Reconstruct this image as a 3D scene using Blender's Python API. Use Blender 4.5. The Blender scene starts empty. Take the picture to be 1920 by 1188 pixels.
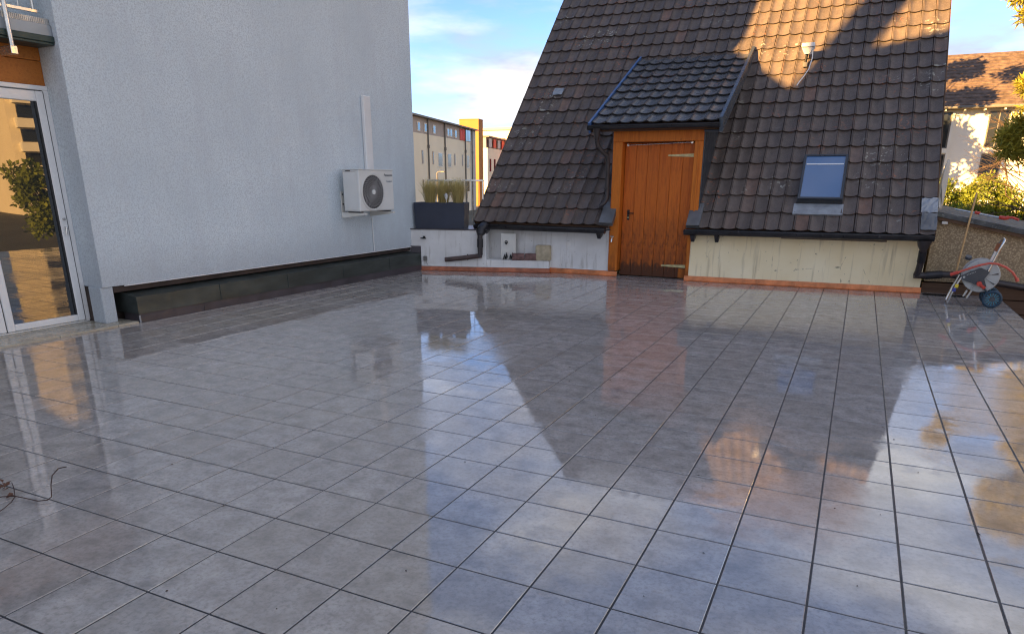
import bpy, bmesh, math, random
from mathutils import Vector, Matrix, noise as mnoise
R = math.radians
rng = random.Random(7)
S = bpy.context.scene
C = S.collection

# ------------------------------------------------------------------ camera
cam_d = bpy.data.cameras.new("camera")
cam = bpy.data.objects.new("camera", cam_d); C.objects.link(cam); S.camera = cam
CR = Vector((0.9010, 0.4340, 0.0030)).normalized()      # right
CF = Vector((-0.4118, 0.8560, -0.3110)).normalized()    # forward
CR = (CR - CF * CR.dot(CF)).normalized()
CU = CR.cross(CF)
CP = Vector((1.637, -2.877, 1.539))
cam.matrix_world = Matrix(((CR.x, CU.x, -CF.x, CP.x), (CR.y, CU.y, -CF.y, CP.y), (CR.z, CU.z, -CF.z, CP.z), (0, 0, 0, 1)))
cam_d.sensor_width = 36; cam_d.lens = 36 * 1299.17 / 1920
cam_d.shift_y = 166 / 1920
cam_d.clip_start = .05; cam_d.clip_end = 3000

# ------------------------------------------------------------------ light
SUN_AZ, SUN_EL = 28, 16                 # sun stands behind and left of the terrace, low
sd = Vector((-math.sin(R(SUN_AZ)) * math.cos(R(SUN_EL)), -math.cos(R(SUN_AZ)) * math.cos(R(SUN_EL)), math.sin(R(SUN_EL))))
sl = bpy.data.lights.new("sun", 'SUN'); sl.energy = 3.9; sl.angle = R(.6); sl.color = (1, .56, .18)
so = bpy.data.objects.new("sun", sl); C.objects.link(so); so.location = (-20, -30, 25)
so.rotation_euler = sd.to_track_quat('Z', 'Y').to_euler()

W = bpy.data.worlds.new("World"); S.world = W; W.use_nodes = True
nt = W.node_tree; nt.nodes.clear()
def wn(t, **k):
    n = nt.nodes.new(t)
    for a, b in k.items(): setattr(n, a, b)
    return n
def wl(a, b): nt.links.new(a, b)
out = wn('ShaderNodeOutputWorld'); bg = wn('ShaderNodeBackground'); bg.inputs[1].default_value = .0505
sky = wn('ShaderNodeTexSky', sky_type='NISHITA', sun_disc=False)
sky.sun_elevation = R(SUN_EL); sky.sun_rotation = math.atan2(sd.x, sd.y)
sky.air_density = .42; sky.dust_density = .02; sky.ozone_density = 2.0; sky.altitude = 300
tc = wn('ShaderNodeTexCoord'); sep = wn('ShaderNodeSeparateXYZ'); wl(tc.outputs['Generated'], sep.inputs[0])
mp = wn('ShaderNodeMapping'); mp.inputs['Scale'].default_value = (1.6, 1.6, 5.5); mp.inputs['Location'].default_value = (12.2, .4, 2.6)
wl(tc.outputs['Generated'], mp.inputs[0])
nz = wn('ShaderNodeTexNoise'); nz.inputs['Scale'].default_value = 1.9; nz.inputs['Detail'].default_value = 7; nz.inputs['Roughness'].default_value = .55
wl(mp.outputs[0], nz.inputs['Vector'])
# cloud cover: thicker towards the horizon
el = wn('ShaderNodeMapRange'); el.inputs['From Min'].default_value = 0; el.inputs['From Max'].default_value = .62
el.inputs['To Min'].default_value = .2; el.inputs['To Max'].default_value = .025; wl(sep.outputs[2], el.inputs['Value'])
xs = wn('ShaderNodeMapRange'); xs.inputs['From Min'].default_value = -.55; xs.inputs['From Max'].default_value = .3
xs.inputs['To Min'].default_value = -.03; xs.inputs['To Max'].default_value = .11; wl(sep.outputs[0], xs.inputs['Value'])
ad = wn('ShaderNodeMath', operation='ADD'); wl(nz.outputs['Fac'], ad.inputs[0]); wl(el.outputs[0], ad.inputs[1])
ad2 = wn('ShaderNodeMath', operation='ADD'); wl(ad.outputs[0], ad2.inputs[0]); wl(xs.outputs[0], ad2.inputs[1])
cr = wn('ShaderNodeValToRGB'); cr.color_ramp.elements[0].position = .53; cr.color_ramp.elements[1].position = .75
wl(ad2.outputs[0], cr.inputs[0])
nz2 = wn('ShaderNodeTexNoise'); nz2.inputs['Scale'].default_value = 3.5; nz2.inputs['Detail'].default_value = 5
wl(mp.outputs[0], nz2.inputs['Vector'])
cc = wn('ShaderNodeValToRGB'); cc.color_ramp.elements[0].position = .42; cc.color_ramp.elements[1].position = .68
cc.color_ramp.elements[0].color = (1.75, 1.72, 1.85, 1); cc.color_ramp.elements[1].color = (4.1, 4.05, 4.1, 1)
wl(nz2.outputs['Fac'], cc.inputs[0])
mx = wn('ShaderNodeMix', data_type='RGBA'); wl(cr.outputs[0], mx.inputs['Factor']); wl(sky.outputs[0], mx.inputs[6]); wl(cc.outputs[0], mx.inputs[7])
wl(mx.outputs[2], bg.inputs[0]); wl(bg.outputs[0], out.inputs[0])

S.view_settings.view_transform = 'Standard'; S.view_settings.look = 'None'
S.view_settings.exposure = 3.0; S.view_settings.gamma = 1; S.view_settings.use_curve_mapping = False
S.cycles.use_denoising = True; S.cycles.filter_width = 1.15
S.cycles.max_bounces = 6; S.cycles.glossy_bounces = 4; S.cycles.transparent_max_bounces = 6
S.cycles.sample_clamp_indirect = 6

# ------------------------------------------------------------------ materials
class NT:
    def __init__(s, name):
        s.m = bpy.data.materials.new(name); s.m.use_nodes = True; s.t = s.m.node_tree
        s.b = s.t.nodes['Principled BSDF']
    def n(s, t, ins=None, **k):
        x = s.t.nodes.new(t)
        for a, b in k.items(): setattr(x, a, b)
        for a, b in (ins or {}).items():
            if hasattr(b, 'links') or isinstance(b, bpy.types.NodeSocket): s.t.links.new(b, x.inputs[a])
            else: x.inputs[a].default_value = b
        return x
    def l(s, a, b): s.t.links.new(a, s.b.inputs[b] if isinstance(b, str) else b)
    def coord(s, kind='Object', scale=(1, 1, 1), loc=(0, 0, 0)):
        if kind == 'World': o = s.n('ShaderNodeNewGeometry').outputs['Position']
        else: o = s.n('ShaderNodeTexCoord').outputs[kind]
        return s.n('ShaderNodeMapping', {'Vector': o, 'Scale': scale, 'Location': loc}).outputs[0]
    def noise(s, vec, scale, detail=4, rough=.55):
        return s.n('ShaderNodeTexNoise', {'Vector': vec, 'Scale': scale, 'Detail': detail, 'Roughness': rough}).outputs['Fac']
    def ramp(s, fac, stops):
        r = s.n('ShaderNodeValToRGB', {'Fac': fac}); e = r.color_ramp.elements
        while len(e) < len(stops): e.new(.5)
        for x, (p, c) in zip(e, stops):
            x.position = p; x.color = (c, c, c, 1) if isinstance(c, (int, float)) else (*c, 1)
        return r.outputs[0]
    def mix(s, f, a, b, mode='MIX'):
        x = s.n('ShaderNodeMix', data_type='RGBA', blend_type=mode)
        for i, v in ((0, f), (6, a), (7, b)):
            if isinstance(v, bpy.types.NodeSocket): s.t.links.new(v, x.inputs[i])
            else: x.inputs[i].default_value = v if isinstance(v, (int, float)) else (*v, 1)
        return x.outputs[2]
    def math(s, op, a, b=0.0, clamp=False):
        x = s.n('ShaderNodeMath', operation=op, use_clamp=clamp)
        for i, v in ((0, a), (1, b)):
            if isinstance(v, bpy.types.NodeSocket): s.t.links.new(v, x.inputs[i])
            else: x.inputs[i].default_value = v
        return x.outputs[0]
    def bump(s, h, strength=.3, dist=.01):
        b = s.n('ShaderNodeBump', {'Height': h, 'Strength': strength, 'Distance': dist}); s.l(b.outputs[0], 'Normal')

def sc3(c, k): return tuple(min(1, x * k) for x in c)
def plain(name, col, rough=.6, metal=0., var=.18, scale=6, bump=.1, bs=60, bdist=.004, spec=None, rvar=.1, space='Object', sv=(1, 1, 1)):
    t = NT(name); v = t.coord(space, sv)
    n1 = t.noise(v, scale, 6)
    t.l(t.ramp(n1, [(.3, sc3(col, 1 - var)), (.7, sc3(col, 1 + var))]), 'Base Color')
    t.l(t.ramp(t.noise(v, scale * 2.3), [(.3, max(0, rough - rvar)), (.7, min(1, rough + rvar))]), 'Roughness')
    t.b.inputs['Metallic'].default_value = metal
    if spec is not None: t.b.inputs['Specular IOR Level'].default_value = spec
    if bump: t.bump(t.noise(v, bs, 3), bump, bdist)
    return t.m

M = {}
# stucco of the grey house
t = NT('grey_stucco'); v = t.coord('Object')
big = t.noise(v, .9, 4); fine = t.noise(v, 60, 4, .7)
streak = t.noise(t.coord('Object', (3, 3, .35)), 2.2, 5)
c1 = t.mix(t.ramp(big, [(.35, 0), (.7, 1)]), (.59, .67, .72), (.68, .765, .815))
c2 = t.mix(t.ramp(fine, [(.38, 1), (.55, 0)]), c1, (.48, .545, .595))
c3 = t.mix(t.ramp(streak, [(.48, 0), (.78, .38)]), c2, (.5, .54, .6))
zz = t.n('ShaderNodeSeparateXYZ', {0: t.n('ShaderNodeTexCoord').outputs['Object']}).outputs[2]
spl = t.math('SUBTRACT', t.math('ADD', .62, t.math('MULTIPLY', t.noise(v, 3.5, 6, .7), .5)), zz)
c3 = t.mix(t.ramp(spl, [(0, 0), (.5, .45)]), c3, (.33, .345, .37))
t.l(c3, 'Base Color'); t.b.inputs['Roughness'].default_value = .92
t.bump(t.noise(v, 85, 4, .75), .5, .01); M['stucco'] = t.m
# white plaster of the low wall
t = NT('white_plaster'); v = t.coord('Object')
n1 = t.noise(v, 2.6, 6); st = t.noise(t.coord('Object', (6, 6, .6)), 3, 5)
c1 = t.mix(t.ramp(n1, [(.35, 0), (.7, 1)]), (.66, .65, .63), (.78, .78, .77))
c1 = t.mix(t.ramp(st, [(.56, 0), (.74, .55)]), c1, (.36, .34, .30))
sp = t.noise(v, 34, 2); c1 = t.mix(t.ramp(sp, [(.69, 0), (.74, .7)]), c1, (.22, .2, .17))
t.l(c1, 'Base Color'); t.b.inputs['Roughness'].default_value = .9; t.bump(t.noise(v, 70, 4), .3, .004); M['white_plaster'] = t.m
# cream plaster under the eaves: stains, rust runs, cracks
t = NT('cream_plaster'); v = t.coord('Object')
n1 = t.noise(v, 1.7, 6); st = t.noise(t.coord('Object', (7, 7, .45)), 2.4, 6)
c1 = t.mix(t.ramp(n1, [(.32, 0), (.7, 1)]), (.86, .71, .43), (.95, .83, .57))
c1 = t.mix(t.ramp(st, [(.55, 0), (.78, .7)]), c1, (.33, .26, .16))
vor = t.n('ShaderNodeTexVoronoi', {'Vector': t.coord('Object', (1, 1, .7)), 'Scale': 1.35}, feature='DISTANCE_TO_EDGE')
wob = t.math('ADD', vor.outputs['Distance'], t.math('MULTIPLY', t.noise(v, 9, 4), .09))
c1 = t.mix(t.ramp(wob, [(.036, .75), (.043, 0)]), c1, (.17, .14, .1))
sp = t.noise(v, 21, 2); c1 = t.mix(t.ramp(sp, [(.7, 0), (.74, .75)]), c1, (.13, .11, .08))
t.l(c1, 'Base Color'); t.b.inputs['Roughness'].default_value = .92; t.bump(t.noise(v, 60, 4), .35, .004); M['cream_plaster'] = t.m
# rough-cast of the shed
t = NT('roughcast'); v = t.coord('Object')
vo = t.n('ShaderNodeTexVoronoi', {'Vector': v, 'Scale': 42}).outputs['Distance']
c1 = t.mix(t.ramp(vo, [(.15, 0), (.6, 1)]), (.52, .41, .25), (.27, .2, .12))
c1 = t.mix(t.ramp(t.noise(v, 2.2, 5), [(.45, 0), (.75, .6)]), c1, (.24, .18, .11))
t.l(c1, 'Base Color'); t.b.inputs['Roughness'].default_value = .95; t.bump(vo, -.8, .015); M['roughcast'] = t.m
# wet porcelain floor tile
t = NT('wet_floor_tile'); v = t.coord('World')
oi = t.n('ShaderNodeObjectInfo').outputs['Random']; isl = t.n('ShaderNodeNewGeometry').outputs['Random Per Island']
rnd = t.math('FRACT', t.math('ADD', oi, isl))
cloud = t.noise(t.n('ShaderNodeMapping', {'Vector': v, 'Scale': (1, 1, 1), 'Location': t.n('ShaderNodeCombineXYZ', {'X': t.math('MULTIPLY', rnd, 50.), 'Y': 0., 'Z': 0.}).outputs[0]}).outputs[0], 7.5, 7, .62)
fine = t.noise(v, 46, 5, .68)
c1 = t.ramp(cloud, [(.28, (.235, .218, .205)), (.5, (.41, .384, .364)), (.74, (.56, .528, .5))])
c1 = t.mix(t.ramp(rnd, [(0, 0.), (1, .45)]), c1, (.3, .268, .235))
c1 = t.mix(t.ramp(fine, [(.46, 0), (.68, .6)]), c1, (.2, .188, .178))
c1 = t.mix(t.ramp(t.noise(v, .55, 4), [(.5, 0), (.8, .4)]), c1, (.32, .28, .21))
t.l(c1, 'Base Color')
wet = t.noise(t.coord('World', (1, 1, 1), (4.2, 1.1, 0)), .8, 9, .66)
wetm = t.ramp(wet, [(.455, 0), (.485, 1)])
rr = t.mix(wetm, (.14, .14, .14), (.012, .012, .012))
rr = t.mix(t.math('MULTIPLY', t.ramp(t.noise(v, 11, 6, .7), [(.46, 0), (.72, .55)]), t.math('SUBTRACT', 1.0, t.math('MULTIPLY', wetm, .7))), rr, (.2, .2, .2))
t.l(rr, 'Roughness'); t.b.inputs['IOR'].default_value = 2.05; t.b.inputs['Specular IOR Level'].default_value = .5
hb = t.math('ADD', t.math('MULTIPLY', fine, .35), t.math('MULTIPLY', t.noise(v, 5.5, 3), 1.6))
b = t.n('ShaderNodeBump', {'Height': hb, 'Strength': t.math('SUBTRACT', .2, t.math('MULTIPLY', wetm, .14)), 'Distance': .004}); t.l(b.outputs[0], 'Normal')
M['floor_tile'] = t.m
M['grout'] = plain('dark_grout', (.03, .032, .036), .5, var=.35, scale=4, bump=.2)
# roof tile
def roof_mat(name, a, bcol, ccol, rough, moss=.6):
    t = NT(name); v = t.coord('World')
    oi = t.n('ShaderNodeObjectInfo').outputs['Random']; isl = t.n('ShaderNodeNewGeometry').outputs['Random Per Island']
    rnd = t.math('FRACT', t.math('ADD', oi, isl))
    c1 = t.ramp(rnd, [(0, a), (.6, bcol), (.93, bcol), (.99, ccol)])
    c1 = t.mix(t.ramp(t.noise(t.coord('World', (5, 1.2, 1.2)), 1.6, 5, .6), [(.42, 0), (.72, .6)]), c1, sc3(a, .55))
    c1 = t.mix(t.ramp(t.noise(v, 9, 6), [(.35, 0), (.75, .55)]), c1, sc3(a, .62))
    c1 = t.mix(t.ramp(t.noise(v, 60, 3), [(.5, 0), (.75, .5)]), c1, sc3(bcol, 1.4))
    rust = t.math('MULTIPLY', t.ramp(t.noise(v, 1.3, 3), [(.55, 0), (.66, 1)]), t.ramp(t.noise(v, 21, 5), [(.58, 0), (.64, .85)]))
    c1 = t.mix(rust, c1, (.34, .13, .07))
    lich = t.math('MULTIPLY', t.ramp(t.noise(t.coord('World', (1, 1, 1), (9, 3, 0)), 1.1, 3), [(.57, 0), (.64, 1)]), t.ramp(t.noise(v, 15, 5), [(.59, 0), (.63, .9)]))
    c1 = t.mix(t.math('MULTIPLY', lich, moss), c1, (.5, .5, .42))
    t.l(c1, 'Base Color')
    t.l(t.ramp(t.noise(v, 13, 4), [(.3, rough - .1), (.7, rough + .14)]), 'Roughness')
    t.b.inputs['Specular IOR Level'].default_value = .28
    t.bump(t.noise(v, 110, 3), .3, .004); return t.m
M['roof_tile'] = roof_mat('roof_tile', (.108, .089, .08), (.155, .124, .107), (.22, .13, .095), .55)
M['dormer_tile'] = roof_mat('dormer_tile', (.085, .09, .1), (.115, .118, .128), (.13, .11, .1), .3, .3)
# wood
def wood(name, a, bcol, dark, axis='z', stain=0., rough=.5):
    sv = {'z': (14, 14, .9), 'x': (.9, 14, 14)}[axis]
    t = NT(name); v = t.coord('Object', sv)
    oi = t.n('ShaderNodeObjectInfo').outputs['Random']
    vv = t.n('ShaderNodeMapping', {'Vector': v, 'Location': t.n('ShaderNodeCombineXYZ', {'X': t.math('MULTIPLY', oi, 37.), 'Y': t.math('MULTIPLY', oi, 13.), 'Z': 0.}).outputs[0]}).outputs[0]
    g = t.noise(vv, 1.6, 6, .65)
    c1 = t.ramp(g, [(.3, sc3(a, .8)), (.5, bcol), (.62, a), (.8, sc3(bcol, 1.05))])
    c1 = t.mix(t.math('MULTIPLY', oi, .3), c1, sc3(a, .8))
    kn = t.n('ShaderNodeTexVoronoi', {'Vector': t.coord('Object', (1, 1, .6) if axis == 'z' else (.6, 1, 1)), 'Scale': 4.6}).outputs['Distance']
    c1 = t.mix(t.ramp(kn, [(.045, .9), (.085, 0)]), c1, sc3(dark, .7))
    if stain:
        vz = t.n('ShaderNodeSeparateXYZ', {0: t.n('ShaderNodeTexCoord').outputs['Object']}).outputs[2]
        bl = t.noise(t.coord('Object', (2.2, 2.2, .8)), 4.2, 6, .65)
        h = t.math('SUBTRACT', t.math('ADD', .27, t.math('MULTIPLY', t.math('SUBTRACT', bl, .5), 1.1)), vz)
        c1 = t.mix(t.ramp(h, [(0, 0), (.14, stain)]), c1, (.03, .022, .017))
        h2 = t.math('SUBTRACT', t.math('ADD', 1.0, t.math('MULTIPLY', t.math('SUBTRACT', bl, .5), 2.6)), vz)
        c1 = t.mix(t.ramp(h2, [(0, 0), (.8, stain * .5)]), c1, dark)
        bt_ = t.math('MULTIPLY', t.ramp(t.noise(t.coord('Object', (3.2, 3.2, 1.1), (2, 5, 1)), 5, 6, .7), [(.5, 0), (.62, 1)]), t.ramp(vz, [(.55, stain * .75), (1.0, stain * .12)]))
        c1 = t.mix(bt_, c1, sc3(dark, .8))
    t.l(c1, 'Base Color'); t.b.inputs['Roughness'].default_value = rough; t.b.inputs['Specular IOR Level'].default_value = .25
    t.bump(g, .25, .004); return t.m
M['door_wood'] = wood('orange_door_wood', (.47, .105, .014), (.63, .16, .019), (.13, .042, .015), 'z', .95, .5)
M['frame_wood'] = wood('orange_frame_wood', (.5, .13, .014), (.66, .19, .02), (.2, .055, .015), 'z', .35, .5)
M['lintel_wood'] = wood('lintel_wood', (.42, .14, .028), (.5, .18, .035), (.15, .05, .015), 'x', 0, .5)
M['pole_wood'] = wood('pole_wood', (.5, .3, .13), (.58, .37, .17), (.3, .17, .07), 'z', 0, .55)
M['brown_timber'] = wood('brown_timber', (.09, .05, .03), (.13, .075, .045), (.05, .03, .02), 'x', 0, .6)
M['copper'] = plain('copper_sheet', (.6, .2, .07), .45, .3, .35, 7, .5, 16, .02)
M['copper_dull'] = plain('dull_copper_sheet', (.36, .12, .06), .5, .3, .4, 8, .5, 16, .02)
M['white_frame'] = plain('white_door_frame', (.78, .79, .79), .3, var=.04, scale=2, bump=0)
M['ac_white'] = plain('ac_casing_white', (.68, .69, .67), .42, var=.05, scale=3, bump=.03)
M['white_plastic'] = plain('white_plastic', (.74, .75, .75), .45, var=.06, bump=.03)
M['dark_plastic'] = plain('dark_plastic', (.03, .032, .035), .42, var=.2, bump=.05)
M['grille'] = plain('grey_fan_grille', (.36, .36, .36), .45, var=.1, bump=0)
M['hub'] = plain('fan_hub', (.75, .77, .76), .4, var=.03, bump=0)
M['logo'] = plain('dark_logo_print', (.015, .03, .06), .5, var=.02, bump=0)
M['logo2'] = plain('grey_logo_print', (.16, .21, .26), .5, var=.02, bump=0)
M['cladding'] = plain('green_grey_cladding', (.055, .066, .062), .4, .35, .35, 2.2, .15, 22, sv=(2, 1, 3))
M['membrane'] = plain('plum_membrane', (.058, .05, .058), .38, 0, .4, 2.4, .15, 30)
M['recess'] = plain('dark_recess_board', (.05, .034, .028), .7, 0, .4, 5, .2)
M['sill'] = plain('wet_stone_sill', (.38, .35, .28), .25, 0, .25, 4, .1)
M['slab_metal'] = plain('balcony_grey_fascia', (.33, .37, .4), .45, .2, .15, 3, .05)
M['grating'] = plain('balcony_grating', (.5, .5, .48), .45, .5, .2, 8, .1)
M['steel'] = plain('brushed_steel', (.62, .62, .6), .25, .9, .12, 5, 0)
M['green_edge'] = plain('green_edge_strip', (.03, .055, .05), .45, .2, .2, 4, .05)
M['gutter'] = plain('dark_gutter_metal', (.032, .031, .034), .36, .35, .4, 6, .1)
M['pipe'] = plain('brown_black_pipe', (.042, .034, .034), .4, .1, .35, 7, .1)
M['rust_pipe'] = plain('rusty_pipe', (.07, .045, .04), .55, .1, .45, 9, .25)
M['lead'] = plain('lead_flashing', (.16, .165, .17), .45, .4, .3, 5, .2)
M['lead_light'] = plain('pale_lead_sheet', (.33, .35, .37), .5, .4, .2, 9, .4, 30, .01)
M['sheet_dark'] = plain('slate_blue_sheet_metal', (.058, .066, .08), .36, .4, .2, 3, .08)
M['verge'] = plain('blue_grey_verge_metal', (.11, .135, .165), .3, .6, .15, 3, .05)
M['brass'] = plain('brass_hinge', (.5, .43, .22), .45, .6, .25, 14, .15)
M['black_iron'] = plain('black_iron', (.02, .02, .02), .45, .5, .2, 8, .1)
M['navy'] = plain('navy_planter', (.026, .034, .058), .5, 0, .12, 3, .08, 40)
M['soil'] = plain('soil', (.05, .035, .025), .9)
M['clay'] = plain('plum_brick_clay', (.17, .095, .085), .8, 0, .5, 14, .5, 40, .01)
M['sandstone'] = plain('stained_sandstone', (.46, .39, .27), .9, 0, .3, 9, .4, 50, .008)
M['offwhite'] = plain('off_white_board', (.68, .67, .62), .7, 0, .08, 4, .1)
M['red_plastic'] = plain('red_plastic', (.55, .06, .035), .42, 0, .15, 5, .05)
M['hose'] = plain('faded_red_hose', (.58, .10, .06), .45, 0, .15, 8, .1)
M['reel_grey'] = plain('pale_grey_drum', (.42, .43, .41), .45, 0, .12, 5, .05)
M['reel_dark'] = plain('anthracite_plastic', (.05, .055, .062), .45, 0, .15, 5, .05)
M['wheel_blue'] = plain('petrol_blue_wheel', (.015, .045, .075), .5, 0, .2, 8, .1)
M['wheel_rim'] = plain('turquoise_wheel_spoke', (.05, .3, .42), .4, 0, .2, 8, .05)
M['yellow'] = plain('yellow_sticker', (.75, .55, .03), .5, bump=0)
M['blue'] = plain('blue_sticker', (.05, .06, .3), .5, bump=0)
M['rust_tag'] = plain('rust_brown_label', (.26, .085, .03), .5, bump=0)
M['twig'] = plain('dry_twig', (.05, .025, .018), .8)
M['leaf_brown'] = plain('dry_brown_leaf', (.12, .05, .025), .7)
t = NT('mossy_roof_sheet'); v = t.coord('Object')
c1 = t.mix(t.ramp(t.noise(v, 5, 6), [(.35, 0), (.65, 1)]), (.05, .055, .058), (.13, .14, .14))
c1 = t.mix(t.ramp(t.noise(t.coord('Object', (1, 1, 1), (5, 5, 0)), 11, 6, .7), [(.55, 0), (.66, .8)]), c1, (.36, .37, .34))
c1 = t.mix(t.ramp(t.noise(v, 3.3, 5), [(.56, 0), (.7, .5)]), c1, (.09, .11, .05))
t.l(c1, 'Base Color'); t.b.inputs['Roughness'].default_value = .8; t.bump(t.noise(v, 40, 5), .6, .01); M['mossy'] = t.m
# glass
def glass(name, col, ior=1.9, rough=.01):
    t = NT(name); t.b.inputs['Base Color'].default_value = (*col, 1); t.b.inputs['Roughness'].default_value = rough
    t.b.inputs['IOR'].default_value = ior
    v = t.coord('Object'); t.bump(t.noise(v, 1.6, 2), .02, .01); return t.m
M['door_glass'] = glass('dark_door_glass', (.02, .023, .026), 1.95)
M['sky_glass'] = glass('skylight_glass', (.04, .13, .3), 2.0, .06)  # blue base colour stands in for the sky mirrored in the pane
M['far_glass'] = glass('far_window_glass', (.02, .024, .028), 1.42, .05)
M['blue_trim'] = plain('painted_blue_verge', (.06, .13, .30), .4, 0, .1, 3, .02)
# far buildings
M['cream'] = plain('cream_render', (.8, .72, .56), .9, 0, .06, .25, 0)
M['band'] = plain('taupe_render', (.42, .36, .32), .9, 0, .06, .3, 0)
M['orange'] = plain('orange_render', (.4, .17, .05), .9, 0, .05, .3, 0)
M['pale'] = plain('pale_grey_render', (.5, .49, .46), .9, 0, .06, .3, 0)
M['red_panel'] = plain('red_panel', (.62, .07, .045), .7, 0, .08, .4, 0)
M['white_render'] = plain('white_render', (.74, .72, .66), .9, 0, .06, .6, 0)
M['brown_tiles'] = plain('brown_roof_tiles', (.11, .075, .058), .85, 0, .5, 3.2, .8, 5, .1)
M['grey_pipe'] = plain('zinc_pipe', (.15, .145, .135), .6, .1, .1, 3, 0)
M['concrete'] = plain('concrete', (.32, .31, .29), .9)
M['ground'] = plain('ground_asphalt_grass', (.07, .075, .06), .95, 0, .4, .15, .2, 3, .02)
def leafmat(name, a, bcol, tr=.35):
    t = NT(name)
    r = t.n('ShaderNodeNewGeometry').outputs['Random Per Island']
    t.l(t.ramp(r, [(0, a), (.6, bcol), (1, sc3(bcol, 1.35))]), 'Base Color'); t.b.inputs['Roughness'].default_value = .6
    tl = t.n('ShaderNodeBsdfTranslucent', {'Color': (*bcol, 1)}); o = t.t.nodes['Material Output']
    ms = t.n('ShaderNodeMixShader', {0: tr, 1: t.b.outputs[0], 2: tl.outputs[0]}); t.t.links.new(ms.outputs[0], o.inputs[0])
    return t.m
M['hedge'] = leafmat('golden_conifer', (.085, .13, .016), (.2, .24, .03))
M['pine'] = leafmat('pine_needles', (.16, .17, .02), (.34, .3, .04))
M['dark_leaf'] = leafmat('dark_leaf', (.035, .055, .015), (.075, .1, .022))
M['straw'] = leafmat('straw_grass', (.38, .3, .11), (.58, .48, .2), .25)
M['bark'] = plain('bark', (.09, .06, .04), .9, 0, .4, 6, .6, 20, .02)

# ------------------------------------------------------------------ mesh helpers
class MB:
    def __init__(s): s.v = []; s.f = []
    def add(s, vs, fs):
        o = len(s.v); s.v += [tuple(p) for p in vs]; s.f += [tuple(i + o for i in f) for f in fs]; return s
    def box(s, x0, x1, y0, y1, z0, z1, bev=0):
        if bev:
            b = min(bev, (x1 - x0) * .45, (y1 - y0) * .45, (z1 - z0) * .45)
            bm = bmesh.new(); bmesh.ops.create_cube(bm, size=1)
            for v in bm.verts: v.co = Vector(((x0 + x1) / 2 + v.co.x * (x1 - x0), (y0 + y1) / 2 + v.co.y * (y1 - y0), (z0 + z1) / 2 + v.co.z * (z1 - z0)))
            bmesh.ops.bevel(bm, geom=bm.edges[:], offset=b, segments=1, affect='EDGES', profile=.5)
            bm.verts.index_update(); s.add([v.co for v in bm.verts], [[v.index for v in f.verts] for f in bm.faces]); bm.free(); return s
        return s.add([(x0, y0, z0), (x1, y0, z0), (x1, y1, z0), (x0, y1, z0), (x0, y0, z1), (x1, y0, z1), (x1, y1, z1), (x0, y1, z1)],
                     [(0, 3, 2, 1), (4, 5, 6, 7), (0, 1, 5, 4), (1, 2, 6, 5), (2, 3, 7, 6), (3, 0, 4, 7)])
    def hexa(s, bot, top):      # two 4-point loops
        return s.add(list(bot) + list(top), [(0, 3, 2, 1), (4, 5, 6, 7), (0, 1, 5, 4), (1, 2, 6, 5), (2, 3, 7, 6), (3, 0, 4, 7)])
    def prism(s, poly, off):    # planar 3d polygon extruded by vector
        n = len(poly); off = Vector(off); a = [Vector(p) for p in poly]
        return s.add(a + [p + off for p in a], [tuple(range(n))[::-1], tuple(range(n, 2 * n))] + [(i, (i + 1) % n, n + (i + 1) % n, n + i) for i in range(n)])
    def tube(s, path, r, n=10, cap=True, rs=None):
        path = [Vector(p) for p in path]; rings = []; prev = None
        for i, p in enumerate(path):
            d = (path[min(i + 1, len(path) - 1)] - path[max(i - 1, 0)]).normalized()
            if prev is None: a = d.orthogonal().normalized()
            else:
                a = prev - d * prev.dot(d)
                a = a.normalized() if a.length > 1e-6 else d.orthogonal().normalized()
            prev = a; b = d.cross(a); rr = rs[i] if rs else r
            rings.append([p + (a * math.cos(2 * math.pi * k / n) + b * math.sin(2 * math.pi * k / n)) * rr for k in range(n)])
        o = len(s.v); s.v += [tuple(p) for g in rings for p in g]
        for i in range(len(rings) - 1):
            for k in range(n):
                s.f.append((o + i * n + k, o + i * n + (k + 1) % n, o + (i + 1) * n + (k + 1) % n, o + (i + 1) * n + k))
        if cap:
            s.f.append(tuple(o + k for k in range(n))[::-1]); s.f.append(tuple(o + (len(rings) - 1) * n + k for k in range(n)))
        return s
    def ring(s, c, ax, r, tr, n=28, m=6):   # torus
        c = Vector(c); ax = Vector(ax).normalized(); a = ax.orthogonal().normalized(); b = ax.cross(a); o = len(s.v)
        for i in range(n):
            t_ = 2 * math.pi * i / n; d = a * math.cos(t_) + b * math.sin(t_)
            for k in range(m):
                q = 2 * math.pi * k / m; s.v.append(tuple(c + d * (r + tr * math.cos(q)) + ax * tr * math.sin(q)))
        for i in range(n):
            for k in range(m):
                s.f.append((o + i * m + k, o + ((i + 1) % n) * m + k, o + ((i + 1) % n) * m + (k + 1) % m, o + i * m + (k + 1) % m))
        return s
    def disc(s, c, ax, r, th, n=28):
        ax = Vector(ax).normalized(); c = Vector(c); return s.tube([c - ax * th / 2, c + ax * th / 2], r, n)
    def mesh(s, name, mat, smooth=False):
        me = bpy.data.meshes.new(name); me.from_pydata(s.v, [], s.f); me.update()
        if mat: me.materials.append(M[mat] if isinstance(mat, str) else mat)
        if smooth:
            me.polygons.foreach_set('use_smooth', [True] * len(me.polygons))
            try: me.set_sharp_from_angle(angle=R(40))
            except Exception: pass
        return me
    def obj(s, name, mat, parent=None, smooth=False, loc=None):
        o = bpy.data.objects.new(name, s.mesh(name, mat, smooth)); C.objects.link(o)
        if parent: o.parent = parent
        if loc: o.location = loc
        return o
def tag(o, label=None, cat=None, group=None, kind=None):
    if label: o['label'] = label
    if cat: o['category'] = cat
    if group: o['group'] = group
    if kind: o['kind'] = kind
    return o
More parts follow.
